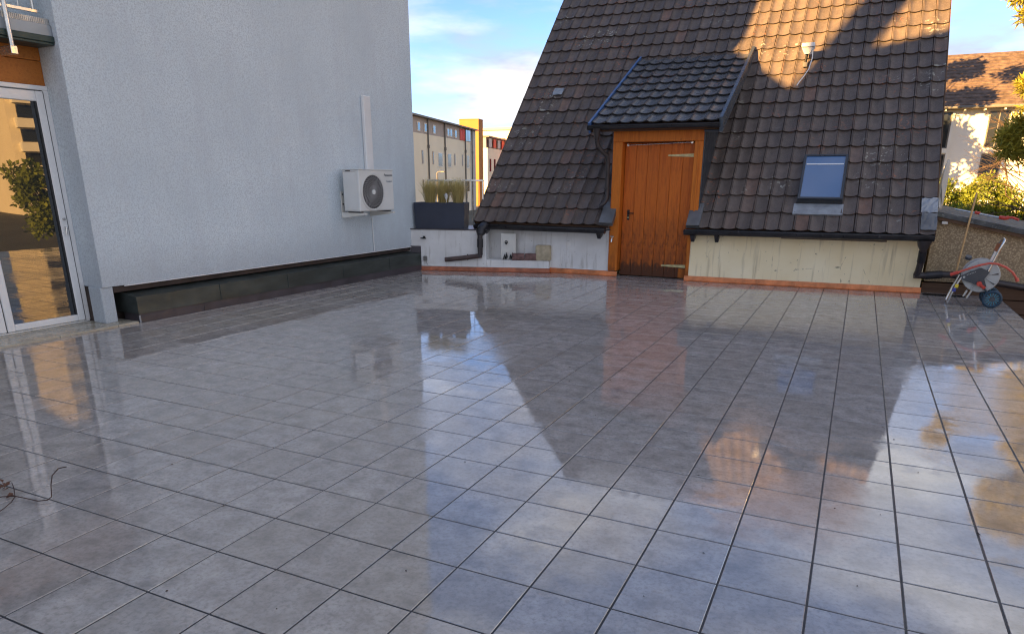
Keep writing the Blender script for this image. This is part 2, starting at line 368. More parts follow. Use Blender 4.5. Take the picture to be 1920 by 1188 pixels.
def thing(name, label, cat, loc=(0, 0, 0), rz=0, group=None):
    o = bpy.data.objects.new(name, None); C.objects.link(o); o.empty_display_size = .1
    o.location = loc; o.rotation_euler = (0, 0, rz); return tag(o, label, cat, group)
def bx(name, mat, parent, x0, x1, y0, y1, z0, z1, bev=.004): return MB().box(x0, x1, y0, y1, z0, z1, bev).obj(name, mat, parent)
def pix(p):      # projected size helper: how large something shows, used only to rank pieces
    d = Vector(p) - CP; z = d.dot(CF)
    if z < .2: return None
    return (960 + 1299.17 * d.dot(CR) / z, 760 - 1299.17 * d.dot(CU) / z, z)
def text_mesh(txt, size, mat, parent, mtx, name):
    cu = bpy.data.curves.new(name, 'FONT'); cu.body = txt; cu.size = size; cu.extrude = .0008; cu.align_x = 'CENTER'; cu.align_y = 'CENTER'; cu.offset = size * .012
    tmp = bpy.data.objects.new(name, cu); C.objects.link(tmp)
    me = bpy.data.meshes.new_from_object(tmp, depsgraph=bpy.context.evaluated_depsgraph_get()); bpy.data.objects.remove(tmp)
    me.materials.clear(); me.materials.append(M[mat]); o = bpy.data.objects.new(name, me); C.objects.link(o); o.parent = parent; o.matrix_local = mtx; return o

# ------------------------------------------------------------------ setting
g = MB().add([(-1500, -600, -3.3), (1500, -600, -3.3), (1500, 2400, -3.3), (-1500, 2400, -3.3)], [(0, 1, 2, 3)]).obj('ground', 'ground'); tag(g, kind='structure')

# terrace floor: slab with laid tiles
T, TY = .333, .34386
fl = MB().box(-5.9, 3.545, -5.3, 8.95, -.35, -.0035).obj('terrace_floor', 'grout'); tag(fl, kind='structure')
def tile_mesh(w, h, name):
    b, d = .0022, .011; m = MB()
    m.add([(b, b, 0), (w - b, b, 0), (w - b, h - b, 0), (b, h - b, 0), (0, 0, -b), (w, 0, -b), (w, h, -b), (0, h, -b), (0, 0, -d), (w, 0, -d), (w, h, -d), (0, h, -d)],
          [(0, 1, 2, 3), (4, 5, 1, 0), (5, 6, 2, 1), (6, 7, 3, 2), (7, 4, 0, 3), (8, 9, 5, 4), (9, 10, 6, 5), (10, 11, 7, 6), (11, 8, 4, 7)])
    return m.mesh(name, 'floor_tile')
GAP = .0078
tm_full = tile_mesh(T - GAP, TY - GAP, 'tile'); tm_cut = tile_mesh(3.54 - 10 * T - GAP, TY - GAP, 'tile_cut')
tiles = []
for ci in range(-17, 11):
    for ri in range(-26, 16):
        x, y = ci * T, -(ri + 1) * TY
        p = pix((x + T / 2, y + TY / 2, 0)); size = 0
        if p and -60 < p[0] < 1980 and -40 < p[1] < 1250: size = (1 / p[2]) ** 3
        if y > 8.75: continue
        tiles.append((size, rng.random(), x, y, ci))
tiles.sort(reverse=True)
stuff = MB()
for i, (sz, _, x, y, ci) in enumerate(tiles):
    me = tm_cut if ci == 10 else tm_full
    rx, ry = rng.gauss(0, .0011), rng.gauss(0, .0011); dz = rng.uniform(-.0003, .0003)
    if i < 300:
        o = bpy.data.objects.new('tile', me); C.objects.link(o); o.parent = fl; o.location = (x + GAP / 2, y + GAP / 2, dz); o.rotation_euler = (rx, ry, 0)
    else:
        mt = Matrix.Translation((x + GAP / 2, y + GAP / 2, dz)) @ Matrix.Rotation(rx, 4, 'X') @ Matrix.Rotation(ry, 4, 'Y')
        stuff.add([mt @ v.co for v in me.vertices], [tuple(f.vertices) for f in me.polygons])
o = stuff.obj('tile_field', 'floor_tile', fl); o['kind'] = 'stuff'

# ------------------------------------------------------------------ grey house on the left  (local: x out of the wall, y along it)
LO = (-5.386, 2.174, 0)
gh = thing('grey_house', 'tall grey stucco house with a glazed white terrace door', 'house', LO, math.atan2(-.046, .999))
MB().prism([(-.17, -.24, .41), (-.17, 5.5, .41), (-.17, 5.5, 7.26), (-.17, 4.3, 8.46), (-.17, 1.05, 8.36), (-.17, -.24, 6.98)], (-10, 0, 0)).obj('wall', 'stucco', gh)  # unseen top outline is shaped to cast the sun patch's left edge
MB().box(-10, -.56, -24, -.2405, -3.3, 6.62).obj('wall', 'stucco', gh)
# added out of view: parapet, chimney, cross gable (shaped for the roof's sun patch)
bx('parapet', 'stucco', gh, -.9, -.565, -5.6, -.25, 6.621, 6.93)
bx('shadow_chimney', 'stucco', gh, -2.495, -1.965, -8.685, -8.155, 6.622, 11.3)
MB().prism([(-1.233, -6.93, 6.6215), (-1.233, -6.93, 8.67), (-1.233, -11, 10.66), (-1.233, -16.5, 8.0), (-1.233, -16.5, 6.6215)], (1, 0, 0)).obj('shadow_gable', 'stucco', gh)
MB().box(-9.9, -.4, -.24, 5.4, -3.3, .4).obj('base_wall', 'recess', gh)
# pillar foot
MB().box(-.4, -.185, -.262, -.12, .022, .409, .006).obj('pillar_foot', 'stucco', gh)
# ledge cover along the wall foot
led = MB(); led.hexa([(-.4, .01, .1), (.0, .01, .1), (.0, 5.36, .1), (-.4, 5.36, .1)], [(-.4, .01, .335), (-.005, .01, .288), (-.005, 5.36, .3), (-.4, 5.36, .345)])
lo_ = led.obj('ledge_cover', 'cladding', gh)
for k in range(1, 5): MB().box(-.38, .006, k * 1.12 - .006, k * 1.12 + .006, .098, .286, .002).obj('seam', 'cladding', lo_)
bx('ledge_base', 'membrane', gh, -.3, -.018, .03, 5.4, -.003, .0995)
for k, (a, b_) in enumerate(((.03, .86), (.866, 3.1), (3.106, 5.4))): bx('base_strip', 'membrane', gh, -.018, -.01 - .002 * (k % 2), a, b_, 0, .099, .002)
bx('corner_strip', 'lead_light', gh, -.014, -.004, .012, .03, 0, .085, .002)
bx('recess_board', 'recess', gh, -.34, -.2, -.11, 5.5, .335, .4095, .003)
bx('joint_strip', 'white_plastic', gh, -.167, -.155, .0, 5.5, .398, .4095, .002)
# sill slabs in front of the door
y = -5.2
while y < .0:
    y2 = min(y + .62, .0); bx('sill_slab', 'sill', gh, -.56, -.008, y + .004, y2, -.003, .024, .004); y = y2
# glazed door: frame, two sashes
dr = bx('terrace_door', 'white_frame', gh, -.558, -.5, -2.25, -.245, .0245, .04, .003)
bx('frame', 'white_frame', dr, -.558, -.492, -2.25, -.2405, 2.362, 2.405, .005)
for a, b_ in ((-.295, -.2405), (-2.25, -2.2)): bx('frame', 'white_frame', dr, -.558, -.4925, a, b_, .041, 2.3615, .005)
for a, b_ in ((-1.09, -.298), (-1.9, -1.098)):
    sh = bx('sash', 'white_frame', dr, -.55, -.482, a, a + .075, .045, 2.352, .008)
    bx('sash_rail', 'white_frame', sh, -.55, -.482, b_ - .075, b_, .045, 2.352, .008)
    bx('sash_rail', 'white_frame', sh, -.5495, -.4825, a + .0755, b_ - .0755, 2.255, 2.351, .008)
    bx('sash_rail', 'white_frame', sh, -.5495, -.4825, a + .0755, b_ - .0755, .046, .115, .008)
    bx('seal', 'dark_plastic', sh, -.53, -.489, b_ - .089, b_ - .0758, .1155, 2.2545, .002)
    bx('pane', 'door_glass', sh, -.525, -.507, a + .0757, b_ - .0895, .1155, 2.2545, .001)
    bx('gap', 'dark_plastic', sh, -.545, -.4865, b_ + .0005, b_ + .0025, .046, 2.35, 0)
MB().tube([(-.482, -.335, 1.12), (-.46, -.335, 1.12)], .013, 10).obj('lock', 'steel', dr, True)
MB().tube([(-.482, -.335, 1.04), (-.455, -.335, 1.04), (-.453, -.345, .96)], .009, 8).obj('handle', 'steel', dr, True)
# boards over the door
for z0, z1 in ((2.408, 2.632), (2.636, 2.86)): bx('lintel_board', 'lintel_wood', gh, -.559, -.52 + (z0 > 2.5) * .004, -3.4, -.2415, z0, z1, .004)
# balcony
ba = bx('balcony', 'slab_metal', gh, -.555, -.24, -5, -.2425, 2.83, 2.93, .004)
bx('edge_strip', 'green_edge', ba, -.555, -.222, -5, -.2428, 2.775, 2.8295, .004)
bx('edge_strip', 'green_edge', ba, -.555, -.236, -5, -.2428, 2.752, 2.7745, .003)
gr = bx('grating', 'grating', ba, -.555, -.262, -5, -.245, 2.9305, 2.985, .002)
m = MB()
for k in range(150): m.box(-.262, -.256, -.26 - k * .017, -.252 - k * .017, 2.934, 2.983)
o = m.obj('grating_rib', 'grating', gr); o['kind'] = 'stuff'
rl = bx('railing', 'steel', ba, -.33, -.305, -5, -.3, 3.03, 3.06, .003)
MB().tube([(-.318, -5, 3.9), (-.318, -.3, 3.9)], .02, 10).obj('handrail', 'steel', rl, True)
for k in range(14):
    yy = -.34 - k * .13; MB().tube([(-.318, yy, 3.058), (-.318, yy, 3.89)], .007 if k else .016, 8).obj('bar', 'steel', rl, True)
for yy in (-.66, -1.9, -3.1):
    MB().tube([(-.2, yy, 2.69), (-.2, yy, 3.9)], .022, 12).obj('post', 'steel', rl, True)
    bx('post_bracket', 'steel', rl, -.5, -.17, yy - .03, yy + .03, 2.62, 2.69, .004)

# air conditioner
ac = thing('air_conditioner', 'white outdoor air conditioner with round fan on the grey wall', 'air conditioner', Vector(LO) + Vector((.046, .999, 0)) * 3.95 + Vector((.999, -.046, 0)) * .09 + Vector((0, 0, 1.065)), math.atan2(-.046, .999))
cs = bx('casing', 'ac_white', ac, -.16, .155, -.4, .41, .0, .59, .014)
bx('side_panel', 'ac_white', cs, -.13, .1, -.406, -.4, .03, .56, .003)
bx('top_lid', 'ac_white', cs, -.165, .162, -.405, .415, .585, .6, .006)
bx('seam', 'grille', cs, -.13, .1, -.4065, -.4055, .562, .566, 0)
bx('hand_grip', 'dark_plastic', cs, -.09, .0, -.4075, -.4, .566, .58, .002)
FC = Vector((.156, -.1, .275)); FR = .262
fan = MB().disc(FC + Vector((-.002, 0, 0)), (1, 0, 0), FR - .004, .006, 40).obj('fan', 'dark_plastic', ac, True)
m = MB()
for rr_ in (FR, FR - .014): m.ring(FC + Vector((.006, 0, 0)), (1, 0, 0), rr_, .0075, 48, 6)
m.obj('fan_rim', 'ac_white', fan, True)
m = MB()
for rr_ in (.09, .15, .2): m.ring(FC + Vector((.012, 0, 0)), (1, 0, 0), rr_, .0028, 40, 5)
m.obj('grille_ring', 'grille', fan, True)
for k in range(30):
    a0 = 2 * math.pi * k / 30; pth = []
    for j in range(7):
        q = j / 6; rr_ = .045 + (FR - .06) * q; aa = a0 + .75 * q ** 1.3; pth.append(FC + Vector((.014 - .003 * q, math.cos(aa) * rr_, math.sin(aa) * rr_)))
    MB().tube(pth, .0038, 5).obj('grille_blade', 'grille', fan, True)
MB().disc(FC + Vector((.016, 0, 0)), (1, 0, 0), .036, .014, 20).obj('hub', 'hub', fan, True)
rt = Matrix(((0, 0, 1, .1562), (1, 0, 0, .285), (0, 1, 0, .515), (0, 0, 0, 1)))
text_mesh('Panasonic', .052, 'logo', cs, rt, 'lettering')
rt2 = rt.copy(); rt2[1][3] = .3; rt2[2][3] = .425; text_mesh('Comfort', .04, 'logo2', cs, rt2, 'lettering')
for yy in (-.33, .33):
    br = bx('bracket', 'offwhite', ac, -.255, -.24, yy - .03, yy + .03, -.1, .28, .003)
    MB().hexa([(-.24, yy - .025, -.1), (.2, yy - .025, -.045), (.2, yy + .025, -.045), (-.24, yy + .025, -.1)], [(-.24, yy - .025, -.02), (.2, yy - .025, -.02), (.2, yy + .025, -.02), (-.24, yy + .025, -.02)]).obj('bracket_arm', 'offwhite', br)
    bx('foot', 'dark_plastic', br, -.12, .12, yy - .035, yy + .035, -.02, .0, .004)
    for zz in (.24, .1): MB().tube([(-.24, yy, zz), (-.232, yy, zz)], .012, 8).obj('bolt', 'dark_plastic', br)
def Lw(x, y, z): return Vector(LO) + Vector((.999, -.046, 0)) * x + Vector((.046, .999, 0)) * y + Vector((0, 0, z))
o = MB().box(0, .06, -.085, .085, 0, 1.06, .012).obj('pipe_duct', 'white_plastic', loc=Lw(-.17, 4.27, 1.66)); o.rotation_euler.z = gh.rotation_euler.z
tag(o, 'white rectangular pipe duct rising above the air conditioner', 'duct')
o = MB().tube([(0, 0, 0), (.0, -.01, .3), (0, -.02, .52)], .0085, 8).obj('drain_tube', 'white_plastic', None, True, Lw(-.158, 4.3, .415)); tag(o, 'thin white drain tube below the air conditioner', 'pipe')

# ------------------------------------------------------------------ tiled house (local: x along eaves, y into the house)
HO = Vector((-.7, 8.58, 0)); HA = R(1.5)
ho = thing('tiled_house', 'old house with steep dark tiled roof and orange wooden door', 'house', HO, HA)
def Hl(u, w, z): return HO + Vector((math.cos(HA), math.sin(HA), 0)) * u + Vector((math.sin(HA), -math.cos(HA), 0)) * w + Vector((0, 0, z))
q2 = math.sqrt(.5)
EW, EZ = .38, .81                     # eave line: w (towards terrace), z
def rp(u, s, h=0): return Vector((u, -(EW - s * q2 + h * q2), EZ + s * q2 + h * q2))   # point on roof plane, local
RIDGE = 7.25; U0, U1, CW, GA = -3.70, 3.30, .2, .336
DU0, DU1 = -1.30, .10                 # dormer opening
# walls
cw_ = MB(); cw_.hexa([(.03, -.24, -.0), (3.27, -.09, -.0), (3.27, .3, 0), (.03, .3, 0)], [(.03, -.24, .76), (3.27, -.09, .76), (3.27, .3, .76), (.03, .3, .76)])
cw_.obj('wall', 'cream_plaster', ho)
MB().box(-3.62, -1.3, -.2, .3, 0, .76).obj('wall', 'white_plaster', ho)
MB().box(-2.06, -1.98, -.212, -.199, .19, .75).obj('wall_strip', 'white_plaster', ho)
MB().box(-3.6, 3.25, .301, 9.2, -3.3, .5).obj('rear_wall', 'cream_plaster', ho)
for u in (-3.6, 3.05): MB().prism([(u, .35, .5), (u, 9.2, .5), (u, 4.75, 5.4)], (.2, 0, 0)).obj('gable_wall', 'cream_plaster', ho)
# roof boards under the tiles
rf = MB()
def slab(u0, u1, s0, s1, h0=-.07, h1=-.03): rf.hexa([rp(u0, s0, h0), rp(u1, s0, h0), rp(u1, s1, h0), rp(u0, s1, h0)], [rp(u0, s0, h1), rp(u1, s0, h1), rp(u1, s1, h1), rp(u0, s1, h1)])
slab(U0 + .03, DU0, .03, RIDGE); slab(DU1, U1 - .03, .03, RIDGE); slab(DU0 + .001, DU1 - .001, 3.7, RIDGE)
top = rp(0, RIDGE); rf.hexa([(U0 + .03, top.y, top.z - .04), (U1 - .03, top.y, top.z - .04), (U1 - .03, top.y + 5.2, top.z - 5.24), (U0 + .03, top.y + 5.2, top.z - 5.24)],
        [(U0 + .03, top.y, top.z), (U1 - .03, top.y, top.z), (U1 - .03, top.y + 5.2, top.z - 5.2), (U0 + .03, top.y + 5.2, top.z - 5.2)])
roof = rf.obj('roof', 'brown_timber', ho)
MB().tube([rp(U0, RIDGE, .02), rp(U1, RIDGE, .02)], .11, 10).obj('ridge', 'roof_tile', roof, True)
# tile shape
PROF = [(0, .012), (.03, .024), (.08, .027), (.115, .015), (.15, .021), (.2, .01), (.5, .0), (.8, .006), (.93, .016), (1., .017)]
def roof_tile(w, ln, lift=.034, th=.02):
    m = MB(); n = len(PROF)
    for (fx, z) in PROF: m.v.append((fx * w * .972, -.008 * math.sin(math.pi * fx), z + lift))
    for (fx, z) in PROF: m.v.append((fx * w * .972, ln, z))
    for (fx, z) in PROF: m.v.append((fx * w * .972, .004, z + lift - th))
    for i in range(n - 1): m.f += [(i, i + 1, n + i + 1, n + i), (2 * n + i, 2 * n + i + 1, i + 1, i)]
    k = len(m.v); m.v += [(0, ln, -.012), (w * .972, ln, -.012)]
    m.f += [(2 * n, 0, n, k), (n - 1, 3 * n - 1, k + 1, 2 * n - 1)]
    return m
def tile_frame(org, ex, ey, ez): return Matrix(((ex.x, ey.x, ez.x, org.x), (ex.y, ey.y, ez.y, org.y), (ex.z, ey.z, ez.z, org.z), (0, 0, 0, 1)))
EX, EY, EN = Vector((1, 0, 0)), Vector((0, q2, q2)), Vector((0, -q2, q2))
tmesh = roof_tile(CW, .395); tme = tmesh.mesh('tile', 'roof_tile', True)
SK = (1.47, 2.13, .30, 1.43)          # skylight hole u0,u1,s0,s1
rows = int(RIDGE / GA)
cand = []
DTOP = 3.78
for r_ in range(rows + 1):
    for c_ in range(35):
        u, s = U0 + c_ * CW, r_ * GA
        uc, smid = u + CW / 2, s + GA / 2
        if DU0 < uc < DU1 and s + GA < DTOP: continue
        if s > RIDGE - .2: continue
        if SK[0] < uc < SK[1] and SK[2] < s + .17 and s + .2 < SK[3]: continue
        w_ = Hl(uc, EW - smid * q2, EZ + smid * q2); p = pix(w_)
        vis = p is not None and -20 < p[0] < 1940 and p[1] > -25
        cand.append(((1 / p[2]) if vis else 0, u, s))
cand.sort(reverse=True)
ND = 10 * 9
stf = MB()
for i, (z_, u, s) in enumerate(cand):
    slip = rng.random() < .03
    mt = tile_frame(rp(u + rng.uniform(-.0015, .0015), s + rng.uniform(-.005, .005) - slip * rng.uniform(.01, .03), rng.uniform(-.001, .004) + slip * .004), EX, EY, EN) @ Matrix.Rotation(rng.gauss(0, .022 if slip else .007), 4, 'Z') @ Matrix.Rotation(rng.gauss(0, .006), 4, 'Y')
    if i < 300 - ND:
        o = bpy.data.objects.new('tile', tme); C.objects.link(o); o.parent = roof; o.matrix_local = mt
    else: stf.add([mt @ Vector(v) for v in tmesh.v], tmesh.f)
o = stf.obj('tile_field', 'roof_tile', roof, True); o['kind'] = 'stuff'
# lead patches on the roof
def patch(name, u, s, w, h, mat, bumpy=.006):
    m = MB(); n = 6
    for j in range(n + 1):
        for i in range(n + 1): m.v.append(tuple(rp(u + w * i / n + rng.uniform(-.004, .004), s + h * j / n + rng.uniform(-.004, .004), .072 + rng.uniform(-bumpy, bumpy))))
    for j in range(n):
        for i in range(n): a = j * (n + 1) + i; m.f.append((a, a + 1, a + n + 2, a + n + 1))
    o = m.obj(name, mat, roof, False)
    sm = o.modifiers.new('thick', 'SOLIDIFY'); sm.thickness = .012; return o
patch('lead_patch', -3.11, 3.08, .19, .17, 'lead_light'); patch('lead_patch', 3.11, .36, .2, .26, 'lead_light', .012)
patch('lead_patch', 3.12, .05, .19, .3, 'lead')
# verge boards
for u in (U0 - .012, U1 + .0): MB().hexa([rp(u, .02, -.09), rp(u + .014, .02, -.09), rp(u + .014, RIDGE, -.09), rp(u, RIDGE, -.09)], [rp(u, .02, .028), rp(u + .014, .02, .028), rp(u + .014, RIDGE, .028), rp(u, RIDGE, .028)]).obj('verge_board', 'brown_timber', roof)
# rafter tails and mortar under the right eaves
MB().hexa([(1.35, -.22, .70), (2.75, -.2, .70), (2.75, -.05, .72), (1.35, -.05, .72)], [(1.35, -.3, .74), (2.75, -.28, .74), (2.75, -.05, .76), (1.35, -.05, .76)]).obj('eaves_board', 'rust_pipe', ho)
MB().hexa([(2.9, -.36, .8), (3.28, -.36, .8), (3.28, -.1, .76), (2.9, -.1, .76)], [(2.9, -.34, .83), (3.28, -.34, .84), (3.28, -.1, .95), (2.9, -.1, .95)]).obj('mortar_bed', 'roughcast', ho)
# gutters
def gutter(name, a, b, r=.062, mat='gutter'):
    a, b = Vector(a), Vector(b); m = MB(); n = 8
    prof = [(-r, .0)] + [(-r * math.cos(math.pi * k / n), -r * 1.15 * math.sin(math.pi * k / n)) for k in range(n + 1)]
    lip = [(-r - .008, .004), (-r - .01, -.008), (-r, -.01)]
    pr = lip + prof[1:] + [(r, .02)]
    for p in (a, b):
        for (yy, zz) in pr: m.v.append((p.x, p.y + yy, p.z + zz))
    k = len(pr); m.f += [(i, i + 1, k + i + 1, k + i) for i in range(k - 1)]
    m.f += [tuple(range(3, k))[::-1], tuple(range(k + 3, 2 * k))]
    o = m.obj(name, mat, ho, True); sm = o.modifiers.new('thick', 'SOLIDIFY'); sm.thickness = .004
    return o
gR = gutter('gutter', (-.05, -.43, .79), (3.30, -.43, .815)); gL = gutter('gutter', (-3.66, -.43, .775), (-1.31, -.43, .765))
for u, zz in ((.06, .72), (.42, .725)): MB().hexa([(u, -.4, zz - .1), (u + .05, -.4, zz - .1), (u + .05, -.3, zz - .06), (u, -.3, zz - .06)], [(u - .012, -.46, zz), (u + .062, -.46, zz), (u + .062, -.22, zz + .03), (u - .012, -.22, zz + .03)]).obj('gutter_bracket', 'gutter', gR)
MB().hexa([(-1.44, -.4, .61), (-1.39, -.4, .61), (-1.39, -.3, .65), (-1.44, -.3, .65)], [(-1.45, -.46, .7), (-1.375, -.46, .7), (-1.375, -.22, .72), (-1.45, -.22, .72)]).obj('gutter_bracket', 'gutter', gL)
MB().tube([(-1.32, -.43, .745), (-1.22, -.44, .765)], .012, 6).obj('gutter_end', 'gutter', gL)
for u in (.75, 1.9, 2.62): bx('gutter_clip', 'gutter', gR, u, u + .025, -.506, -.5, .775, .812, .002)
# right downpipe with funnel and long run to the right
def hx(pts): return [(u, -w, z) for (u, w, z) in pts]
dpR = MB().tube(hx([(3.19, .43, .76), (3.19, .42, .69), (3.195, .4, .63)]), .05, 12, True, [.1, .075, .046]).obj('downpipe', 'pipe', ho, True)
MB().tube(hx([(3.196, .4, .64), (3.205, .3, .46), (3.2, .24, .33), (3.19, .2, .27)]), .043, 12).obj('pipe_run', 'pipe', dpR, True)
MB().tube(hx([(3.197, .385, .61), (3.206, .3, .46)]), .052, 12).obj('pipe_collar', 'gutter', dpR, True)
MB().tube(hx([(3.16, .2, .262), (3.3, .18, .262), (3.46, .16, .285), (3.62, .15, .285), (5.2, .12, .06)]), .045, 12).obj('pipe_run', 'pipe', dpR, True)
MB().tube(hx([(3.3, .18, .262), (3.5, .158, .285)]), .055, 12).obj('pipe_collar', 'gutter', dpR, True)
# copper flashings along the wall foot
def flash(pts, mat, name='flashing', h=.078, seams=0):
    m = MB(); n = len(pts)
    for (x, y) in pts: m.v += [(x, y, h), (x, y - .008, h * .55), (x, y - .014, .012), (x, y - .05, .0015), (x, y + .012, h + .003)]
    for i in range(n - 1):
        a, b = i * 5, (i + 1) * 5
        for k in range(3): m.f.append((a + k, a + k + 1, b + k + 1, b + k))
        m.f.append((a + 4, a, b, b + 4))
    o = m.obj(name, mat, ho); return o
seg = [(-.03 + i * (3.29 + .03) / 6, -.25 + (.25 - .1) * i / 6) for i in range(7)]
for i in range(6): flash([(seg[i][0], seg[i][1] + .002 * (i % 2)), (seg[i + 1][0] - .001, seg[i + 1][1] + .002 * (i % 2))], 'copper')
flash([(-2.4, -.21), (-1.7, -.21)], 'copper'); flash([(-1.7, -.212), (-1.14, -.212)], 'copper')
bx('trim_bead', 'white_plastic', ho, -2.2, -1.32, -.213, -.2, .083, .094, .002)
# ---- door
WJ = .2
door = bx('door', 'door_wood', ho, -1.14, -.035, -.045, .0, .012, 2.075, .003)
pw = (1.105) / 6
for k in range(6):
    a = -1.14 + k * pw
    MB().box(0, pw - .004, -.012, 0, .0, 2.055, .003).obj('plank', 'door_wood', door, False, (a + .002, -.046, .014))
bx('weather_board', 'frame_wood', door, -.17, -.05, -.064, -.0585, .015, .16, .003)
def hinge(z):
    h = MB().prism([(-.45, -.06, z - .012), (-.06, -.06, z - .024), (-.06, -.06, z + .024), (-.45, -.06, z + .012)], (0, -.008, 0)).obj('hinge', 'brass', door)
    MB().tube([(-.03, -.075, z - .035), (-.03, -.075, z + .035)], .014, 8).obj('hinge_pin', 'brass', h, True)
    bx('hinge_plate', 'brass', h, -.062, .02, -.072, -.064, z - .02, z + .02, .002)
hinge(1.885); hinge(.2)
MB().tube([(-1.1, -.066, 2.045), (-.1, -.066, 2.075)], .009, 8).obj('closing_bar', 'steel', door, True)
for u, z in ((-1.1, 2.045), (-.1, 2.075)): MB().disc((u, -.066, z), (0, 1, 0), .02, .012, 12).obj('bar_end', 'steel', door)
hp = bx('handle_plate', 'black_iron', door, -1.06, -1.02, -.064, -.0585, .9, 1.06, .004)
MB().tube([(-1.04, -.06, 1.01), (-1.04, -.105, 1.01), (-1.03, -.112, 1.01), (-.94, -.112, 1.008)], .009, 8).obj('door_handle', 'black_iron', hp, True)
MB().disc((-1.04, -.066, .94), (0, 1, 0), .011, .006, 10).obj('keyhole', 'brass', hp)
fr = bx('door_frame', 'frame_wood', ho, -1.298, -1.145, -WJ - .03, .03, .09, 2.085, .006)
bx('jamb', 'frame_wood', fr, -.03, .098, -WJ - .03, .03, .02, 2.085, .006)
bx('head', 'frame_wood', fr, -1.298, .098, -WJ - .034, .03, 2.086, 2.33, .006)
bx('jamb_strip', 'frame_wood', fr, .028, .05, -WJ - .044, -WJ - .0305, .85, 2.084, .003)
# small tap on the left jamb
tp = MB().tube([(-1.235, -.23, .6), (-1.235, -.29, .6), (-1.235, -.3, .56)], .014, 8).obj('tap', 'steel', ho, True)
MB().tube([(-1.235, -.27, .6), (-1.235, -.27, .64)], .008, 6).obj('tap_stem', 'steel', tp); MB().box(-1.265, -1.205, -.278, -.262, .64, .655, .003).obj('tap_lever', 'steel', tp)
# lead pieces at the feet of the dormer
for u0, u1, mt_ in ((-1.42, -1.2, 'lead'), (-.03, .17, 'lead')):
    MB().hexa([rp(u0, -.0, .01), rp(u1, -.0, .01), rp(u1, .44, .01), rp(u0, .44, .01)], [rp(u0, .0, .085), rp(u1, .0, .085), rp(u1, .44, .085), rp(u0, .44, .085)]).obj('lead_saddle', mt_, ho)
# ---- dormer
DW, DZ, DS = .42, 2.315, R(24.6)       # eave w, z, slope
DUL, DUR = -1.63, .35
def dp(u, s, h=0): return Vector((u, -(DW - s * math.cos(DS)) - h * math.sin(DS), DZ + s * math.sin(DS) + h * math.cos(DS)))
DL = 3.16
dm = MB(); dm.hexa([dp(DUL, .02, -.1), dp(DUR, .02, -.1), dp(DUR, DL, -.1), dp(DUL, DL, -.1)], [dp(DUL, .02, -.03), dp(DUR, .02, -.03), dp(DUR, DL, -.03), dp(DUL, DL, -.03)])
dorm = dm.obj('dormer', 'brown_timber', ho)
for u in (DU0 - .012, DU1 + .0):
    MB().prism([(u, -.2, .92), (u, -.2, 2.345), (u, 2.42, 3.53), (u, 2.42, 3.5)], (.012, 0, 0)).obj('cheek', 'sheet_dark', dorm)
bx('cheek_seam', 'sheet_dark', dorm, .112, .118, -.09, -.075, 1.02, 2.36, .001)
dcw, dga = (DUR - DUL - .05) / 9, .345
dt = roof_tile(dcw, .40, .036); dtm = dt.mesh('tile', 'dormer_tile', True)
dy = Vector((0, math.cos(DS), math.sin(DS))); dn = Vector((0, -math.sin(DS), math.cos(DS)))
for r_ in range(9):
    for c_ in range(9):
        o = bpy.data.objects.new('tile', dtm); C.objects.link(o); o.parent = dorm
        o.matrix_local = tile_frame(dp(DUL + .025 + c_ * dcw, .03 + r_ * dga + rng.uniform(-.004, .004), rng.uniform(0, .003)), EX, dy, dn) @ Matrix.Rotation(rng.gauss(0, .007), 4, 'Z') @ Matrix.Rotation(rng.gauss(0, .006), 4, 'Y')
def verge(name, u0, u1, h0, h1, mat, s0=-.03, s1=DL + .06): return MB().hexa([dp(u0, s0, h0), dp(u1, s0, h0), dp(u1, s1, h0), dp(u0, s1, h0)], [dp(u0, s0, h1), dp(u1, s0, h1), dp(u1, s1, h1), dp(u0, s1, h1)]).obj(name, mat, dorm)
verge('verge_strip', DUR - .012, DUR + .035, -.12, .095, 'verge'); verge('verge_strip', DUL - .02, DUL + .012, -.1, .06, 'blue_trim')
verge('verge_soffit', DU1 + .02, DUR - .013, -.125, -.101, 'sheet_dark', .0, 2.9)
dg = gutter('gutter', (DUL - .02, -DW - .04, DZ - .0), (DUR + .0, -DW - .04, DZ - .008), .052)
dd = MB().tube(hx([(-1.5, DW + .04, 2.28), (-1.5, DW + .035, 2.2), (-1.5, DW + .03, 2.1)]), .05, 12, True, [.07, .052, .034]).obj('dormer_downpipe', 'pipe', ho, True)
MB().tube(hx([(-1.5, .45, 2.1), (-1.49, .43, 2.03), (-1.42, .36, 1.93), (-1.365, .3, 1.88), (-1.36, .27, 1.75), (-1.36, .25, 1.3)]), .033, 12).obj('pipe_run', 'pipe', dd, True)
MB().tube(hx([(-1.36, .25, 1.33), (-1.36, .25, 1.24), (-1.39, .26, 1.17), (-1.46, .27, 1.12)]), .034, 12).obj('pipe_shoe', 'pipe', dd, True)
bx('pipe_clip', 'pipe', dd, -1.4, -1.32, -.31, -.2, 1.38, 1.4, .002)
